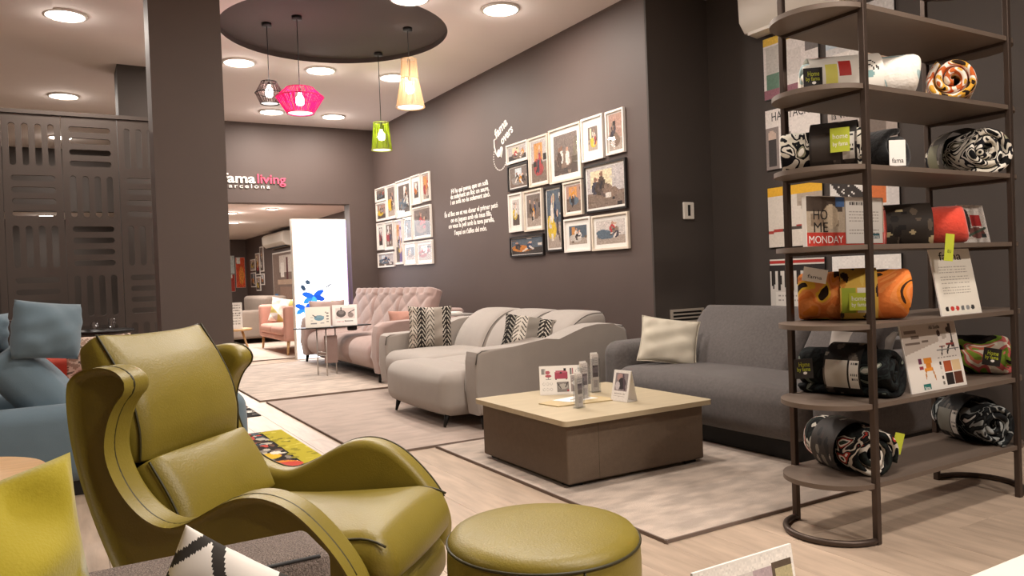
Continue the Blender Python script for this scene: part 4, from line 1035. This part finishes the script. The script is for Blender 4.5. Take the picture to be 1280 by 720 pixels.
for i, (n_, y) in enumerate(((3, .26), (3, .42), (3, .58))): a.words(.14, .86, y, n_, .045, .012, '#a59d92')
for i, c in enumerate(['#1c1815','#c23a30','#c23a30','#6a6a6a','#8a8a8a','#3a3a3a']): a.ell(.15+.13*i, .91, .045, .04, c)
leaning('info_sign', 'white information sign headed fama, leaning on the shelf below the coral blanket', 'sign', 3.37, 3.69, 1.985, 2.04, SH[2], .305, a, (('fama', LETK, .2, .83, .55, .055),))
a = Art(84, 60, '#ded7ce').rect(0,0,1,.45,'#b3a79c')
a.put((a.Y > .45-.25*a.X) & (a.Y < .62) , '#ddd6cd').rect(.05,.09,.26,.13,'#6b5d54').rect(.16,.17,.30,.21,'#6b5d54').rect(.04,.26,.3,.30,'#6b5d54').rect(.33,.25,.45,.28,'#6b5d54')
a.rect(.86,.03,.9,.4,'#3a322e').ell(.66,.17,.035,.05,'#3a2a26').ell(.84,.13,.03,.045,'#3a2a26').rect(.64,.22,.72,.32,'#d8cfc8').rect(.8,.18,.88,.3,'#d8cfc8').rect(.63,.36,.74,.39,'#8a3a36').rect(.76,.33,.92,.37,'#8a3a36').line(.68,.37,.65,.5,.01,'#2a2422').line(.82,.36,.76,.48,.015,'#2a2422').line(.9,.36,.92,.46,.008,'#2a2422').line(.58,.43,.98,.43,.006,'#777')
a.rect(.30,.52,.44,.60,'#d98a2e').rect(.32,.60,.42,.66,'#c97a26').rect(.29,.66,.44,.71,'#d98a2e').line(.31,.70,.29,.83,.01,'#b0722a').line(.43,.70,.46,.85,.01,'#b0722a').rect(.2,.52,.26,.6,'#6a2f4a').rect(.2,.64,.27,.68,'#8a2f3a')
a.rect(.64,.6,.79,.77,'#a34e2a').rect(.8,.6,.95,.77,'#d0b58c').rect(.64,.79,.79,.96,'#241c1a').rect(.8,.79,.95,.96,'#5a3020')
for i, c in enumerate(['#241c1a','#b9b2aa','#d6cfc6','#4a4440','#7a726a']): a.rect(.57,.6+.075*i,.61,.65+.075*i,c)
a.rect(.22,.9,.34,.98,'#1f6a62').words(.56,.95,.53,1,.05,.02,'#9a928a')
leaning('swatch_card', 'landscape catalogue card with an orange chair and four wood colour swatches', 'display card', 3.15, 3.57, 1.995, 2.05, SH[1], .30, a, (('fama', LETW, .235, .03, .09, .02), ('All Stella', LETK, .50, .90, .2, .024)))
a = Art(48, 40, '#e0d8d0').rect(.08,.15,.45,.9,'#cbbfb4').ell(.25,.4,.12,.3,'#3a322e').rect(.4,.25,.8,.55,'#b5302f').ell(.55,.72,.3,.15,'#7a4a44').line(.2,.8,.9,.6,.03,'#4a5a4a').rect(.7,.75,.9,.85,'#2a3a3a').noise(.12)
leaning('photo_card', 'small white card with a red armchair photo beside the coral blanket', 'display card', 3.83, 4.06, 2.13, 2.17, SH[3], .20, a)

# ================================================================== PENDANT LAMPS
def pendant(label, x, y, prof, col, colname, strands, p, top_z=ZC+.05, name='pendant_lamp', frame_mt=None, skew=.5, bulbz=None, lc=WARM):
    t = thing(name, label, 'pendant lamp', (x, y, prof[-1][1]))
    z0 = prof[-1][1]
    MB().tube([(0,0,0),(0,0,top_z-z0)], .004, 6).build('cord', BLACKP, t)
    MB().lathe([(.045, top_z-z0-.03), (.045, top_z-z0)], n=20).build('ceiling_cup', BLACKP, t)
    m = frame_mt
    for (r, z) in prof:
        MB().tube([(r*math.cos(2*PI*i/32), r*math.sin(2*PI*i/32), z-z0) for i in range(32)], .005, 6, True).build('ring', m, t)
    st = MB(); rs = random.Random(len(label))
    for (r0, za), (r1, zb) in zip(prof[:-1], prof[1:]):
        for i in range(strands):
            a = 2*PI*(i+rs.uniform(-.3,.3))/strands; b = a+rs.uniform(-skew, skew)*2*PI/strands*2.2; wd = rs.uniform(.16,.34)*2*PI/strands
            v = []
            for (r, an, z) in ((r0, a, za), (r1, b, zb)):
                for s_ in (-wd, wd): v.append(((r+.001)*math.cos(an+s_), (r+.001)*math.sin(an+s_), z-z0))
                for s_ in (wd, -wd): v.append(((r-.002)*math.cos(an+s_), (r-.002)*math.sin(an+s_), z-z0))
            st.add(v, [(0,1,5,4),(2,3,7,6),(1,2,6,5),(3,0,4,7)])
    o = st.build('string_cover', col, t, False); o['kind'] = 'stuff'
    MB().lathe([(.001, prof[0][1]-z0+.004), (prof[0][0]*.9, prof[0][1]-z0+.004)], n=24, cap=False).build('glow_disc', GLARE, t)  # added glowing disc, imitates bulb glare in the shade's open bottom
    bz = (prof[0][1]+prof[-1][1])/2-z0 if bulbz is None else bulbz-z0
    MB().lathe([(.001,-.045),(.03,-.035),(.042,-.005),(.035,.025),(.018,.05),(.016,.07)], n=16, cap=False).shift(0,0,bz).build('bulb', BULB, t)
    MB().tube([(0,0,bz+.06),(0,0,0)], .012, 8).build('lamp_holder', BLACKP, t)
    ld = bpy.data.lights.new('bulb', 'POINT'); ld.energy = p; ld.color = lc; ld.shadow_soft_size = .045
    lo = bpy.data.objects.new('bulb_lamp', ld); COL.objects.link(lo); lo.parent = t; lo.location = (0,0,bz+.085)
BULB = emit('bulb_glow', (1, .9, .75), 30)
GLARE = emit('bulb_glare', (1, .95, .9), 1.3)
def cover(name, c, tr=.5):
    m = bpy.data.materials.new(name); m.use_nodes = True; nt = m.node_tree; nt.nodes.remove(nt.nodes['Principled BSDF'])
    d = nt.nodes.new('ShaderNodeBsdfDiffuse'); q = nt.nodes.new('ShaderNodeBsdfTranslucent'); x = nt.nodes.new('ShaderNodeMixShader')
    d.inputs[0].default_value = (*lin(c), 1); q.inputs[0].default_value = (*lin(c), 1); x.inputs[0].default_value = tr
    nt.links.new(d.outputs[0], x.inputs[1]); nt.links.new(q.outputs[0], x.inputs[2]); nt.links.new(x.outputs[0], nt.nodes['Material Output'].inputs[0]); return m
pendant('black string pendant lamp with bulging drum shade under the round recess', 1.73, 7.3, [(.085,2.835),(.128,2.93),(.07,3.035)], cover('black_string','#6a5a58',.3), '', 60, 4, frame_mt=BLACKM)
PKF = mat('magenta_wire', '#c21c6a', .5)
pendant('wide magenta pink string pendant lamp, the widest of the four', 1.93, 7.0, [(.12,2.70),(.212,2.845),(.125,2.925)], cover('magenta_string','#f0409a',.6), '', 80, 7, frame_mt=PKF, lc=(1,.5,.65))
GRF = mat('lime_wire', '#9aa51e', .5)
pendant('small lime green string pendant lamp, hanging the lowest', 3.0, 7.78, [(.108,2.545),(.08,2.835)], cover('lime_string','#96a336',.5), '', 70, 5, frame_mt=GRF, skew=.4, lc=(.9,1,.4))
BGF = mat('beige_wire', '#c2a078', .5)
pendant('tall beige string pendant lamp with flared foot', 2.97, 6.9, [(.138,2.815),(.085,3.09),(.075,3.275)], cover('beige_string','#d8bd9c',.5), '', 80, 6, frame_mt=BGF, skew=.3, bulbz=2.99)

# ================================================================== SLOTTED SCREEN
SCM = mat('screen_taupe_lacquer', '#4c423c', .7)
sc = thing('slotted_screen', 'taupe partition screen cut with alternating upright and level slots, beside the column', 'screen', (0, 8.15, 0))
def slot_panel(x0, x1, cells):
    bm = bmesh.new()
    def loop(pts):
        v = [bm.verts.new((p[0], 0, p[1])) for p in pts]
        return [bm.edges.new((v[i], v[(i+1) % len(v)])) for i in range(len(v))]
    es = loop([(x0, 0), (x1, 0), (x1, 2.76), (x0, 2.76)])
    def slot(cx, cz, hw, hh):
        r = min(hw, hh)*.98; p = []
        for sx, sz, a0 in ((1,1,0),(-1,1,90),(-1,-1,180),(1,-1,270)):
            for k in range(5):
                a = math.radians(a0+90*k/4); p.append((cx+sx*(hw-r)+r*math.cos(a), cz+sz*(hh-r)+r*math.sin(a)))
        q = [p[0]]
        for s_ in p[1:]:
            if math.hypot(s_[0]-q[-1][0], s_[1]-q[-1][1]) > 1e-3: q.append(s_)
        es.extend(loop(q))
    for (cx0, cx1, z0, z1, vert) in cells:
        w_, h_ = cx1-cx0, z1-z0
        if vert:
            n = max(1, int(round(w_/.095)));
            for i in range(n): slot(cx0+w_*(i+.5)/n, (z0+z1)/2, .026, h_/2-.02)
        else:
            for i in range(4): slot((cx0+cx1)/2, z0+h_*(i+.5)/4, w_/2-.03, .026)
    bmesh.ops.triangle_fill(bm, use_beauty=True, use_dissolve=False, edges=es)
    bm.verts.index_update(); mb = MB().add([v.co.copy() for v in bm.verts], [tuple(v.index for v in f.verts) for f in bm.faces]); bm.free()
    o = mb.build('slotted_panel', SCM, sc, False); md = o.modifiers.new('s', 'SOLIDIFY'); md.thickness = .035; md.offset = 0
    return o
edges = [-1.34, -.88, -.42, .04, .50, .96]
for i in range(5):
    cells = []
    for j in range(6):
        z1 = 2.70-.46*j
        if z1-.42 < .02: continue
        cells.append((edges[i]+.03, edges[i+1]-.03, z1-.42, z1, (i+j) % 2 == 0))
    slot_panel(edges[i]+.003, edges[i+1]-.003, cells)
MB().box(-1.36, .98, -.03, .03, 2.765, 2.80).build('top_rail', SCM, sc, False)

# ================================================================== LEFT SIDE: BLUE LOUNGE CHAIR, RED CHAIR, TABLES
bl = thing('lounge_chair', 'slate blue fabric lounge chair with tilted headrest pillow, behind the wing armchair', 'armchair', (.2, 5.3, 0))
MB().soft(-.75, .95, 4.93, 5.13, .08, .52, r=.09, k=5, n=(6,2,3), bulge=(.02,.015,0), fn=lambda x,y,z:(x,y,z-.03*max(0,(x-.4)))).build('arm', BLUE, bl, True, True)
MB().soft(-.75, .95, 5.75, 5.95, .08, .52, r=.09, k=5, n=(6,2,3), bulge=(.02,.015,0)).build('arm', BLUE, bl, True, True)
MB().soft(-.5, .92, 5.12, 5.76, .1, .43, r=.08, k=4, n=(6,3,2), bulge=(.0,0,.03)).build('seat', BLUE, bl, True, True)
bcv = leanx([(.02,.38),(-.10,.52),(-.22,.66),(-.34,.80)])
MB().soft(-.11, .11, 5.08, 5.80, 0, 1, r=.09, k=4, n=(2,5,8), bulge=(.04,0,0), fn=bcv).build('backrest', BLUE, bl, True, True)
o = MB().pillow(.40, .33, .25, 22, seed=11, wr=.006, pinch=.04, p=.46).xf(Matrix.Translation((-.10, 5.16, .77)) @ Matrix.Rotation(math.radians(8), 4, 'Y') @ Matrix.Rotation(math.radians(35), 4, 'Z') @ Matrix.Rotation(-.1, 4, 'X')).build('headrest_pillow', BLUE, bl, True, True)
MB().pillow(.36, .24, .2, 18, seed=12, wr=.008).xf(Matrix.Translation((-.43, 5.3, .80)) @ Matrix.Rotation(math.radians(35), 4, 'Z')).build('neck_pillow', BLUE, bl, True, True)
MB().tube([(-.34,5.12,.80),(-.345,5.10,.95),(-.33,5.2,1.04)], .008, 6).build('headrest_strap', BLACKP, o, True, True)
MB().box(-.6, .8, 5.0, 5.9, .0, .09).build('plinth', BLACKP, bl, False, True)
rd = thing('upholstered_chair', 'red fabric chair half hidden behind the blue lounge chair', 'armchair', (.0, 7.1, 0))
MB().soft(-.65, .62, 6.75, 7.45, .12, .44, r=.06, k=3).build('seat', RED, rd, True, True)
MB().soft(-.65, -.40, 6.75, 7.45, .3, .86, r=.08, k=3, fn=lambda x,y,z:(x-.2*(z-.3),y,z)).build('backrest', RED, rd, True, True)
MB().soft(-.60, .55, 7.35, 7.55, .12, .62, r=.07, k=3).build('arm', RED, rd, True, True)
for x in (-.55, .5):
    for y in (6.82, 7.42): leg(x, y, .0, .14, .015, .022, WOOD, rd)
def floralp(u, v):
    s_ = math.sin(u*23+math.sin(v*17)*2)*math.sin(v*19+math.sin(u*13)*2)
    return (.30,.20,.15) if s_ > .25 else ((.55,.42,.34) if s_ > -.4 else (.13,.09,.07))
cushion('patterned_cushion', 'beige floral cushion standing on the red chair', (.24, 7.02, .445), (-.25, .0, .15), .50, .36, .16, CLOTHP, 21, None, floralp, 40)
dt = thing('side_table', 'dark round table top near the slotted screen, behind the blue lounge chair', 'side table', (.28, 7.85, 0))
MB().lathe([(.26,.775),(.27,.78),(.27,.795),(.26,.80)], n=40).build('table_top', BLACKM, dt)
MB().lathe([(.02,.01),(.02,.777)], n=16).build('stem', BLACKM, dt)
MB().lathe([(.17,0),(.17,.012),(.02,.02)], n=32).build('base', BLACKM, dt)
for (dx, dy, lb) in ((-.05, -.05, 'small clear glass tumbler on the dark round table, the shorter one'), (.09, .0, 'taller clear glass tumbler on the dark round table')):
    h = .07 if dx < 0 else .10
    g = thing('glass_tumbler', lb, 'glass', (.28+dx, 7.85+dy, .801))
    MB().lathe([(.028,0),(.034,h),(.032,h),(.026,.006),(.001,.006)], n=20, cap=False).build('body', CLEAR, g)
    MB().lathe([(.001,0),(.028,0)], n=20, cap=False).build('bottom', CLEAR, g)
pk = thing('low_stool_cushion', 'small pink cushion lying on the dark bench before the slotted screen', 'cushion', (-.19, 7.7, .931))
MB().soft(-.11, .11, -.09, .09, 0, .075, r=.035, k=4, n=(4,4,1), bulge=(0,0,.015)).build('cover', PINKD, pk)
bn = thing('console_bench', 'dark wooden console standing against the slotted screen', 'console', (-.2, 7.75, 0))
DKW = mat('dark_wood', '#3a2c26', .5, var=.1, aniso=(1,8,1))
MB().box(-.45, .14, -.16, .16, .90, .93).build('top', DKW, bn, False)
for x in (-.42, .11):
    for y in (-.13, .13): MB().box(x-.02, x+.02, y-.02, y+.02, 0, .90).build('leg', DKW, bn, False)
wt = thing('round_side_table', 'pale wood round side table between the yellow cushion and the blue lounge chair', 'side table', (-.45, 3.38, 0))
MB().lathe([(.36,.475),(.375,.485),(.378,.495),(.37,.503),(.001,.503)], n=56, cap=False).build('table_top', WOOD, wt)
for k in range(3):
    a = 2*PI*k/3+.4; MB().tube([(.27*math.cos(a), .27*math.sin(a), .004), (.17*math.cos(a), .17*math.sin(a), .48)], [.012,.018], 10).build('leg', WOOD, wt)

# ---- foreground sofa arm with two cushions
fsf = thing('tweed_sofa', 'coarse brown grey tweed sofa, one arm in front of the wing armchair', 'sofa', (-.2, 1.1, 0))
MB().soft(-.85, .435, 1.48, 1.66, .10, .625, r=.022, k=3, n=(4,2,3)).build('arm', FGREY, fsf, True, True)
MB().tube([(-.84, 1.485, .618), (.41, 1.485, .618), (.428, 1.50, .60), (.432, 1.5, .3)], .004, 6).build('piping', BLACKP, fsf, True, True)
MB().soft(-.75, .40, .35, 1.48, .10, .36, r=.05, k=3, n=(4,4,2)).build('seat', FGREY, fsf, True, True)
MB().soft(-.90, -.58, .35, 1.50, .10, .80, r=.07, k=3, n=(2,4,4)).build('backrest', FGREY, fsf, True, True)
cushion('throw_cushion', 'mustard yellow velvet cushion with a fold, against the tweed sofa arm', (-.165, 1.36, .365), (-.20, -.10, math.radians(26)), .56, .49, .20, MUST, 31, None, None, 32, wr=.02)
def ikat(u, v):
    p_, q_ = (u*.8+v*.6)*4.2+.15*math.sin(v*9), (u*.75-v*.66)*3.6+.2*math.sin(u*8)
    if min(p_ % 1, q_ % 1) < .2: return (.05,.045,.04)
    return (.82,.78,.72)
cushion('throw_cushion', 'white cushion with black brushed lattice lines, in front of the tweed sofa arm', (.145, 1.33, .345), (-.2, .5, math.radians(-20)), .40, .36, .15, CLOTHP, 32, None, ikat, 120)

# ---- foreground white table with a card
wt2 = thing('white_table', 'low white lacquered table at the front of the shop', 'table', (1.7, .62, 0))
MB().soft(.75, 2.7, .22, 1.03, .365, .40, r=.006, k=2, n=(1,1,1)).build('table_top', WHITEP, wt2, True, True, wn=True)
for x in (.82, 2.63):
    for y in (.3, .95): MB().soft(x-.03, x+.03, y-.03, y+.03, 0, .366, r=.004, k=1, n=(1,1,1)).build('leg', WHITEP, wt2, False, True)
a = Art(60, 48, '#efe9e1').rect(.22,.12,.42,1,'#8a4638').rect(.42,.12,.56,1,'#d8d0ca').rect(.56,.12,.76,1,'#b8a4a8').rect(.76,.1,.98,.4,'#5a4a3a').rect(.8,.16,.98,.3,'#b9ad86').rect(.78,.42,.98,1,'#a9826a').ell(.84,.5,.05,.06,'#c98a7a').rect(.9,.45,.98,.8,'#c08a5a').noise(.06)
leaning('photo_card', 'white bordered photo card standing on the low white table', 'display card', .955, 1.215, 1.0, 1.03, .401, .205, a)

# ================================================================== FLOOR MATS
def mat_rug(name, label, x0, x1, y0, y1, art):
    t = thing(name, label, 'mat', ((x0+x1)/2, (y0+y1)/2, 0))
    MB().box(x0, x1, y0, y1, .0005, .007).build('backing', BLACKP, t, False, True)
    ink_plane('print', art, frame((x0-(x0+x1)/2, y0-(y0+y1)/2, .0075), (1,0,0), (0,1,0)), x1-x0, y1-y0, CLOTHP, t)
a = Art(80, 120, '#2a211c').rect(.66,0,1,1,'#b3a52c').rect(.60,.0,.66,1,'#1c1612')
r = random.Random(5)
for _ in range(160):
    x, y = r.uniform(0,.6), r.random(); a.ell(x, y, r.uniform(.02,.1), r.uniform(.01,.035), r.choice(['#8a7f74','#3a2e28','#c0493a','#b9b0a0','#5a6670','#d9d0c0','#241c18','#6a4a3a','#31404a']))
for _ in range(40): a.ell(r.uniform(.66,1), r.random(), r.uniform(.02,.07), r.uniform(.005,.02), r.choice(['#8f861f','#c6b94a','#6a6418']))
a.ell(.35,.55,.18,.06,'#d9b22e').ell(.25,.72,.4,.07,'#d9822e').ell(.42,.74,.25,.05,'#c0483a').ell(.5,.5,.08,.03,'#e6dccb')
mat_rug('printed_mat', 'colourful printed floor mat with an olive border, behind the wing armchair', .97, 1.44, 4.5, 6.15, a)
a = Art(60, 60, '#191614'); r = random.Random(6)
for _ in range(70):
    x, y = r.random(), r.uniform(.08,.92); a.line(x, y, x+r.uniform(-.1,.1), y+r.uniform(-.06,.06), .018, r.choice(['#d8d2c8','#e6e1d8','#8a847c']))
mat_rug('printed_mat', 'black and white printed floor mat beside the column', .9, 1.46, 6.95, 7.6, a)

# ================================================================== LIGHT BOX IN THE DOORWAY
lb = thing('light_box', 'tall glowing white light box with blue flowers, standing in the doorway', 'light box', (3.42, 11.66, 0))
MB().box(-.42, .42, -.03, .07, 0, 2.13).build('case', WHITEP, lb, False)
MB().box(.4205, .426, -.02, .06, .02, 2.11).build('edge_strip', emit('violet_edge_glow', '#6a48b8', 3), lb, False)
a = Art(96, 240, '#f4f4fb')
def petal(x, y, ang, L, W, c):
    dx, dy = a.X-x, (a.Y-y)*2.5; ca, sa = math.cos(ang), math.sin(ang); u = dx*ca+dy*sa; v = -dx*sa+dy*ca
    a.put(((u-L/2)/(L/2))**2+(v/W)**2 < 1, c)
for (x, y, s_) in ((.34,.555,1),(.18,.635,.9)):
    for k, (an, c) in enumerate(((-.5,'#0c3a8e'),(.3,'#0b3280'),(2.6,'#1a56a8'),(3.4,'#0f3f94'),(1.4,'#2c72c0'))): petal(x, y, an, .22*s_, .05*s_, c)
petal(.12,.47,1.0,.12,.04,'#1c2a3a'); petal(.2,.44,.6,.1,.04,'#22303f'); petal(.55,.5,-.5,.2,.012,'#20282e')
petal(.45,.63,-.35,.3,.014,'#4f8f2a'); petal(.4,.655,-.25,.22,.012,'#6aa03a'); petal(.2,.7,1.2,.14,.04,'#1a56a8')
a.ell(.14,.14,.06,.02,'#f6d3dc')
ink_plane('face', a, frame((-.405, -.0315, .015), (1,0,0), (0,0,1)), .81, 2.1, print_mat('light_box_face', .3, 3.0), lb)

# ================================================================== FAR ROOM
rug('area_rug', 'cream rug on the floor beyond the doorway', 1.95, 4.3, 11.95, 15.6, mat('cream_rug', '#cbbdb0', .9, var=.1, vscale=3, bump=.3, bscale=100))
f2 = thing('loveseat', 'blush pink loveseat on wooden legs beyond the doorway', 'sofa', (3.5, 13.2, .0165))
BLUSH = mat('blush_fabric', '#c9988a', .85, var=.04, bump=.2, bscale=300)
MB().soft(3.0, 3.85, 12.35, 14.1, .24, .33, r=.03).build('seat_base', BLUSH, f2, True, True)
for (y0, y1) in ((12.42, 13.2), (13.21, 14.0)): MB().soft(2.98, 3.75, y0, y1, .32, .47, r=.06, k=4, n=(4,4,1), bulge=(0,0,.02)).build('seat_cushion', BLUSH, f2, True, True)
for (y0, y1) in ((12.25, 12.42), (14.0, 14.17)): MB().soft(3.0, 3.9, y0, y1, .24, .80, r=.05, k=3).build('arm', BLUSH, f2, True, True)
MB().soft(3.72, 3.95, 12.3, 14.1, .24, .86, r=.06, k=3).build('backrest', BLUSH, f2, True, True)
for x in (3.06, 3.85):
    for y in (12.32, 14.08): leg(x, y, .02, .25, .016, .028, WOOD, f2, -.02)
def tri(u, v):
    k = (int(u*3)+int(v*3)) % 3; f_ = (u*3) % 1+(v*3) % 1
    return [(.75,.70,.62),(.42,.36,.12),(.62,.55,.48)][k] if f_ < 1 else [(.45,.42,.40),(.78,.74,.68),(.70,.45,.40)][k]
cushion('patterned_cushion', 'geometric triangle cushion leaning at the far arm of the blush loveseat', (3.30, 13.72, .475), (-.3, .15, -.5), .5, .45, .14, CLOTHP, 41, None, tri, 30)
cushion('patterned_cushion', 'geometric triangle cushion in the middle of the blush loveseat', (3.55, 13.2, .475), (-.3, -.1, -.9), .45, .42, .14, CLOTHP, 42, None, lambda u, v: tri(v, u), 30)
f3 = thing('beige_sofa', 'beige grey sofa at the back of the room beyond the doorway', 'sofa', (3.3, 16.4, 0))
BEIG = mat('beige_grey_fabric', '#8f8176', .9, var=.05)
MB().soft(2.75, 3.7, 15.9, 18.0, .10, .44, r=.07, k=3).build('seat', BEIG, f3, True, True)
MB().soft(3.5, 3.95, 15.8, 18.0, .10, .92, r=.08, k=3).build('backrest', BEIG, f3, True, True)
MB().soft(2.75, 3.9, 15.65, 15.9, .10, .66, r=.07, k=3).build('arm', BEIG, f3, True, True)
for x in (2.85, 3.85):
    for y in (15.75, 17.9): leg(x, y, -.004, .12, .02, .03, BLACKM, f3)
st_ = thing('wooden_stool_table', 'small light wood table with splayed legs beyond the doorway', 'side table', (2.33, 12.85, .0165))
MB().lathe([(.27,.42),(.28,.43),(.28,.445),(.27,.452)], n=32).build('table_top', WOOD, st_)
for k in range(3):
    q = 2*PI*k/3-.5; MB().tube([(.25*math.cos(q), .25*math.sin(q), .004), (.13*math.cos(q), .13*math.sin(q), .425)], [.014,.02], 10).build('leg', WOOD, st_)
desk_card('display_card', 'tall white printed card standing on the small wooden table beyond the doorway', 'display card', (2.33, 12.75, .469), -.2, .24, .42, .1, Art(30,50,'#e9e4de').words(.1,.9,.08,8,.1,.05,'#8d8680').noise(.08))
XF = 4.5
def wall_print(name, label, cat, y0, y1, z0, z1, art, group=None):
    t = thing(name, label, cat, (XF, y0, z0), 0, group); M = frame((0,0,0), (0,-1,0), (0,0,1))
    MB().box(0, y0-y1, 0, z1-z0, .001, .02).xf(M).build('panel', FRW, t, False)
    ink_plane('print', art, M @ Matrix.Translation((.03,.03,.0208)), y0-y1-.06, z1-z0-.06, PRINT, t)
wall_print('wall_poster', 'large brown poster of a wooden interior on the far room wall', 'poster', 19.3, 17.1, .72, 1.92, Art(40,40,'#7d6a60').rect(.3,.05,1,.4,'#c9bdb4').rect(.35,.2,.5,.5,'#e0d8d0').rect(.6,.1,.68,.55,'#5a2a2a').rect(.2,.55,.9,.65,'#b59a86').rect(.3,.7,.8,.95,'#94786a').rect(.04,.85,.2,.96,'#3a78b0').noise(.06))
for i, (y0, y1, z0, z1) in enumerate(((21.9,21.3,1.55,1.86),(21.9,21.3,1.10,1.5),(21.25,20.75,1.42,2.0),(21.25,20.75,1.0,1.38),(20.7,20.3,1.5,2.15),(20.7,20.3,1.15,1.45))):
    wall_print('picture_frame', 'small white framed picture in the far room cluster beside the brown poster', 'picture frame', y0, y1, z0, z1, room_photo(300+i, 16, 16), 'small frames in the far room')
for i, (x0, x1, z0, z1, c) in enumerate(((4.03,4.17,1.5,2.0,'#c9d2d0'),(4.20,4.45,1.1,1.95,'#d9542e'),(4.03,4.17,1.0,1.48,'#a8382c'))):
    t = thing('hanging_canvas', ['pale grey canvas, upper of the narrow pair on the end wall beyond the doorway', 'orange red canvas on the end wall beyond the doorway', 'dark red canvas, lower of the narrow pair on the end wall'][i], 'canvas', (x0, 22.5, z0))
    MB().box(0, x1-x0, -.02, 0, 0, z1-z0).build('panel', FRW, t, False)
    ink_plane('print', Art(12,24,c).rect(.1,0,.5,.2,'#e6e2da').ell(.6,.6,.3,.3,'#e28a3a' if i == 1 else c).noise(.15), frame((.005,-.0206,.005),(1,0,0),(0,0,1)), x1-x0-.01, z1-z0-.01, PRINT, t)
a2c = thing('air_conditioner', 'white air conditioner on the far room wall above the brown poster', 'air conditioner', (XF, 19.35, 2.02))
MB().prism([(0,.0),(-.16,.02),(-.24,.1),(-.25,.28),(-.2,.33),(0,.34)], -2.0, 0, 'y', bev=.02).build('housing', WHITEP, a2c, True, wn=True)
MB().box(-.16,-.06,-1.9,-.1,-.004,.02).build('outlet_flap', BLACKP, a2c, False)
